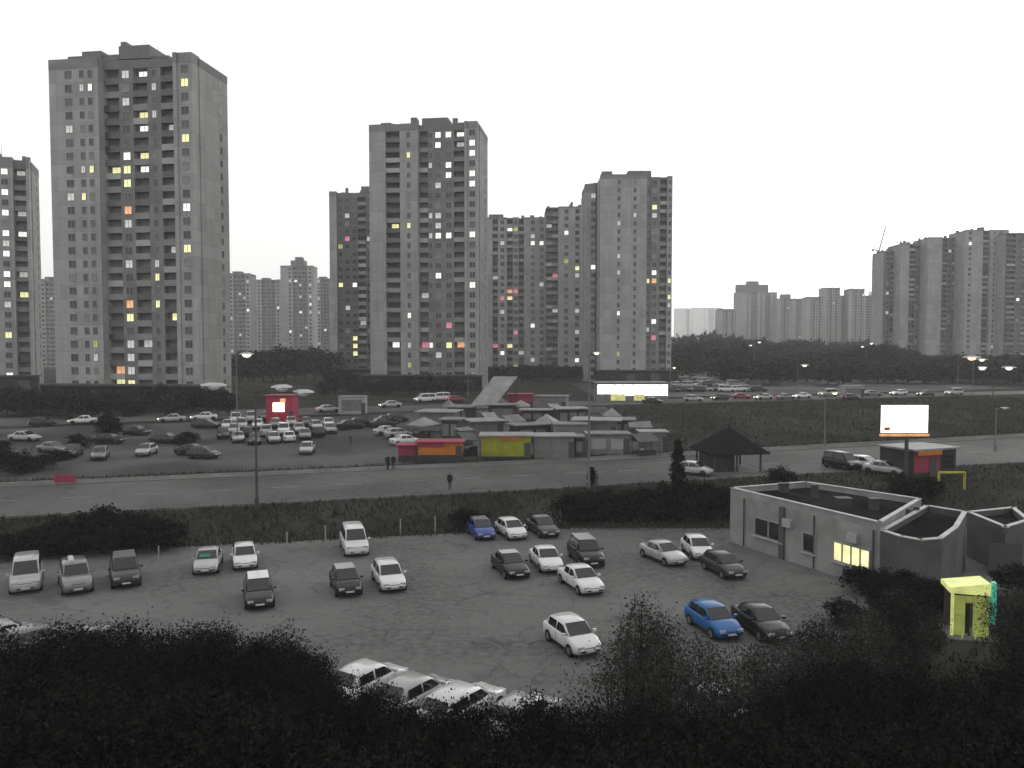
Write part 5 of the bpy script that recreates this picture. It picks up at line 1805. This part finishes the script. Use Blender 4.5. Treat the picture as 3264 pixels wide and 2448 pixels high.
def person(label, px, py, rz, coat, stride=0.22, h=1.72):
    p = G(px, py)
    p.z += 0.06
    root = thing('person', label, 'person', p, rz, 'people walking')
    k = h / 1.75
    J = {'pel': (0, 0, 0.95), 'sp': (0, 0, 1.15), 'ch': (0, 0.01, 1.35), 'nk': (0, 0, 1.5), 'hd0': (0, -0.015, 1.58), 'hd1': (0, -0.02, 1.7),
         'hl': (-0.1, 0, 0.92), 'kl': (-0.11, -stride * 0.7, 0.5), 'al': (-0.11, -stride, 0.09), 'tl': (-0.11, -stride - 0.16, 0.04),
         'hr': (0.1, 0, 0.92), 'kr': (0.11, stride * 0.25, 0.5), 'ar': (0.11, stride, 0.11), 'tr': (0.11, stride - 0.14, 0.04),
         'sl': (-0.19, 0, 1.42), 'el': (-0.25, 0.08, 1.14), 'wl': (-0.24, 0.02, 0.9), 'fl': (-0.23, -0.01, 0.8),
         'sr': (0.19, 0, 1.42), 'er': (0.25, -0.02, 1.14), 'wr': (0.24, -0.14, 0.93), 'fr': (0.23, -0.18, 0.84)}
    rad = {'pel': 0.15, 'sp': 0.14, 'ch': 0.165, 'nk': 0.06, 'hd0': 0.085, 'hd1': 0.085, 'hl': 0.1, 'kl': 0.065, 'al': 0.045, 'tl': 0.04, 'hr': 0.1, 'kr': 0.065, 'ar': 0.045, 'tr': 0.04,
           'sl': 0.07, 'el': 0.05, 'wl': 0.035, 'fl': 0.03, 'sr': 0.07, 'er': 0.05, 'wr': 0.035, 'fr': 0.03}
    E = ['pel sp', 'sp ch', 'ch nk', 'nk hd0', 'hd0 hd1', 'pel hl', 'hl kl', 'kl al', 'al tl', 'pel hr', 'hr kr', 'kr ar', 'ar tr', 'ch sl', 'sl el', 'el wl', 'wl fl', 'ch sr', 'sr er', 'er wr', 'wr fr']
    keys = list(J)
    me = bpy.data.meshes.new('body')
    me.from_pydata([tuple(c * k for c in J[q]) for q in keys], [tuple(keys.index(w_) for w_ in e_.split()) for e_ in E], [])
    me.materials.append(CLOTH[coat])
    me.update()
    o = put('body', me, root)
    sm = o.modifiers.new('skin', 'SKIN')
    lay = me.skin_vertices[0] if len(me.skin_vertices) else None
    if lay is None:
        lay = me.attributes.new('skin', 'FLOAT', 'POINT')
    for i, q in enumerate(keys):
        sv = me.skin_vertices[0].data[i]
        sv.radius = (rad[q] * k, rad[q] * k * (0.75 if q in ('pel', 'sp', 'ch') else 1))
        sv.use_root = q == 'pel'
    sm.use_smooth_shade = True
    ss = o.modifiers.new('sub', 'SUBSURF')
    ss.levels = ss.render_levels = 1

    def ball(name, c, r, m, zs=1.0):
        b = MB()
        b.loft([[(c[0] + r * math.sin(t) * math.cos(a), c[1] + r * math.sin(t) * math.sin(a), c[2] + r * zs * math.cos(t)) for a in [i * math.pi / 5 for i in range(10)]]
                for t in [0.05, 0.5, 1.0, 1.57, 2.1, 2.6, 3.09]])
        return b.build(name, m, root, True)
    ball('face', (0, -0.035 * k, 1.615 * k), 0.092 * k, SKIN, 1.15)
    ball('hair', (0, 0.005, 1.655 * k), 0.108 * k, HAIR, 0.95)
    for s in (-1, 1):
        q = J['fl'] if s < 0 else J['fr']
        ball('hand', (q[0] * k, q[1] * k, q[2] * k - 0.03), 0.045 * k, SKIN, 1.3)
    b = MB()
    b.loft([[(rr_ * math.cos(a) * k, rr_ * 0.72 * math.sin(a) * k, z * k) for a in [i * math.pi / 5 for i in range(10)]] for rr_, z in ((0.22, 0.72), (0.2, 0.95), (0.19, 1.15), (0.215, 1.38), (0.1, 1.5))], cap=False)
    b.build('coat', CLOTH[coat], root, True)
    return root


person('person in a black coat crossing the road towards us', 1434, 1562, 0.2, 'black')
person('person in black walking at the left end of the market', 1236, 1500, 0.5, 'black', h=1.8)
person('second person in black close beside the one at the market end', 1254, 1497, 0.3, 'black', h=1.7)
person('distant person in dark clothes in the yard left of the market', 1118, 1424, 1.0, 'grey')
person('person in grey beside the tall lamp post', 1900, 1556, -1.2, 'grey')

# ------------------------------------------------------------------ haze
hz_m = bpy.data.materials.new('haze')
hz_m.use_nodes = True
hn, hl = hz_m.node_tree.nodes, hz_m.node_tree.links
hn.clear()
ho = hn.new('ShaderNodeOutputMaterial')
pv = hn.new('ShaderNodeVolumePrincipled')
pv.inputs['Color'].default_value = (0.97, 0.97, 0.97, 1)
pv.inputs['Density'].default_value = 0.00028
pv.inputs['Anisotropy'].default_value = 0.0
hl.new(pv.outputs[0], ho.inputs['Volume'])
hz = MB().box(-2900, 2900, -400, 2900, -1.2, 160).build('haze', hz_m)
tag(hz, kind='stuff')
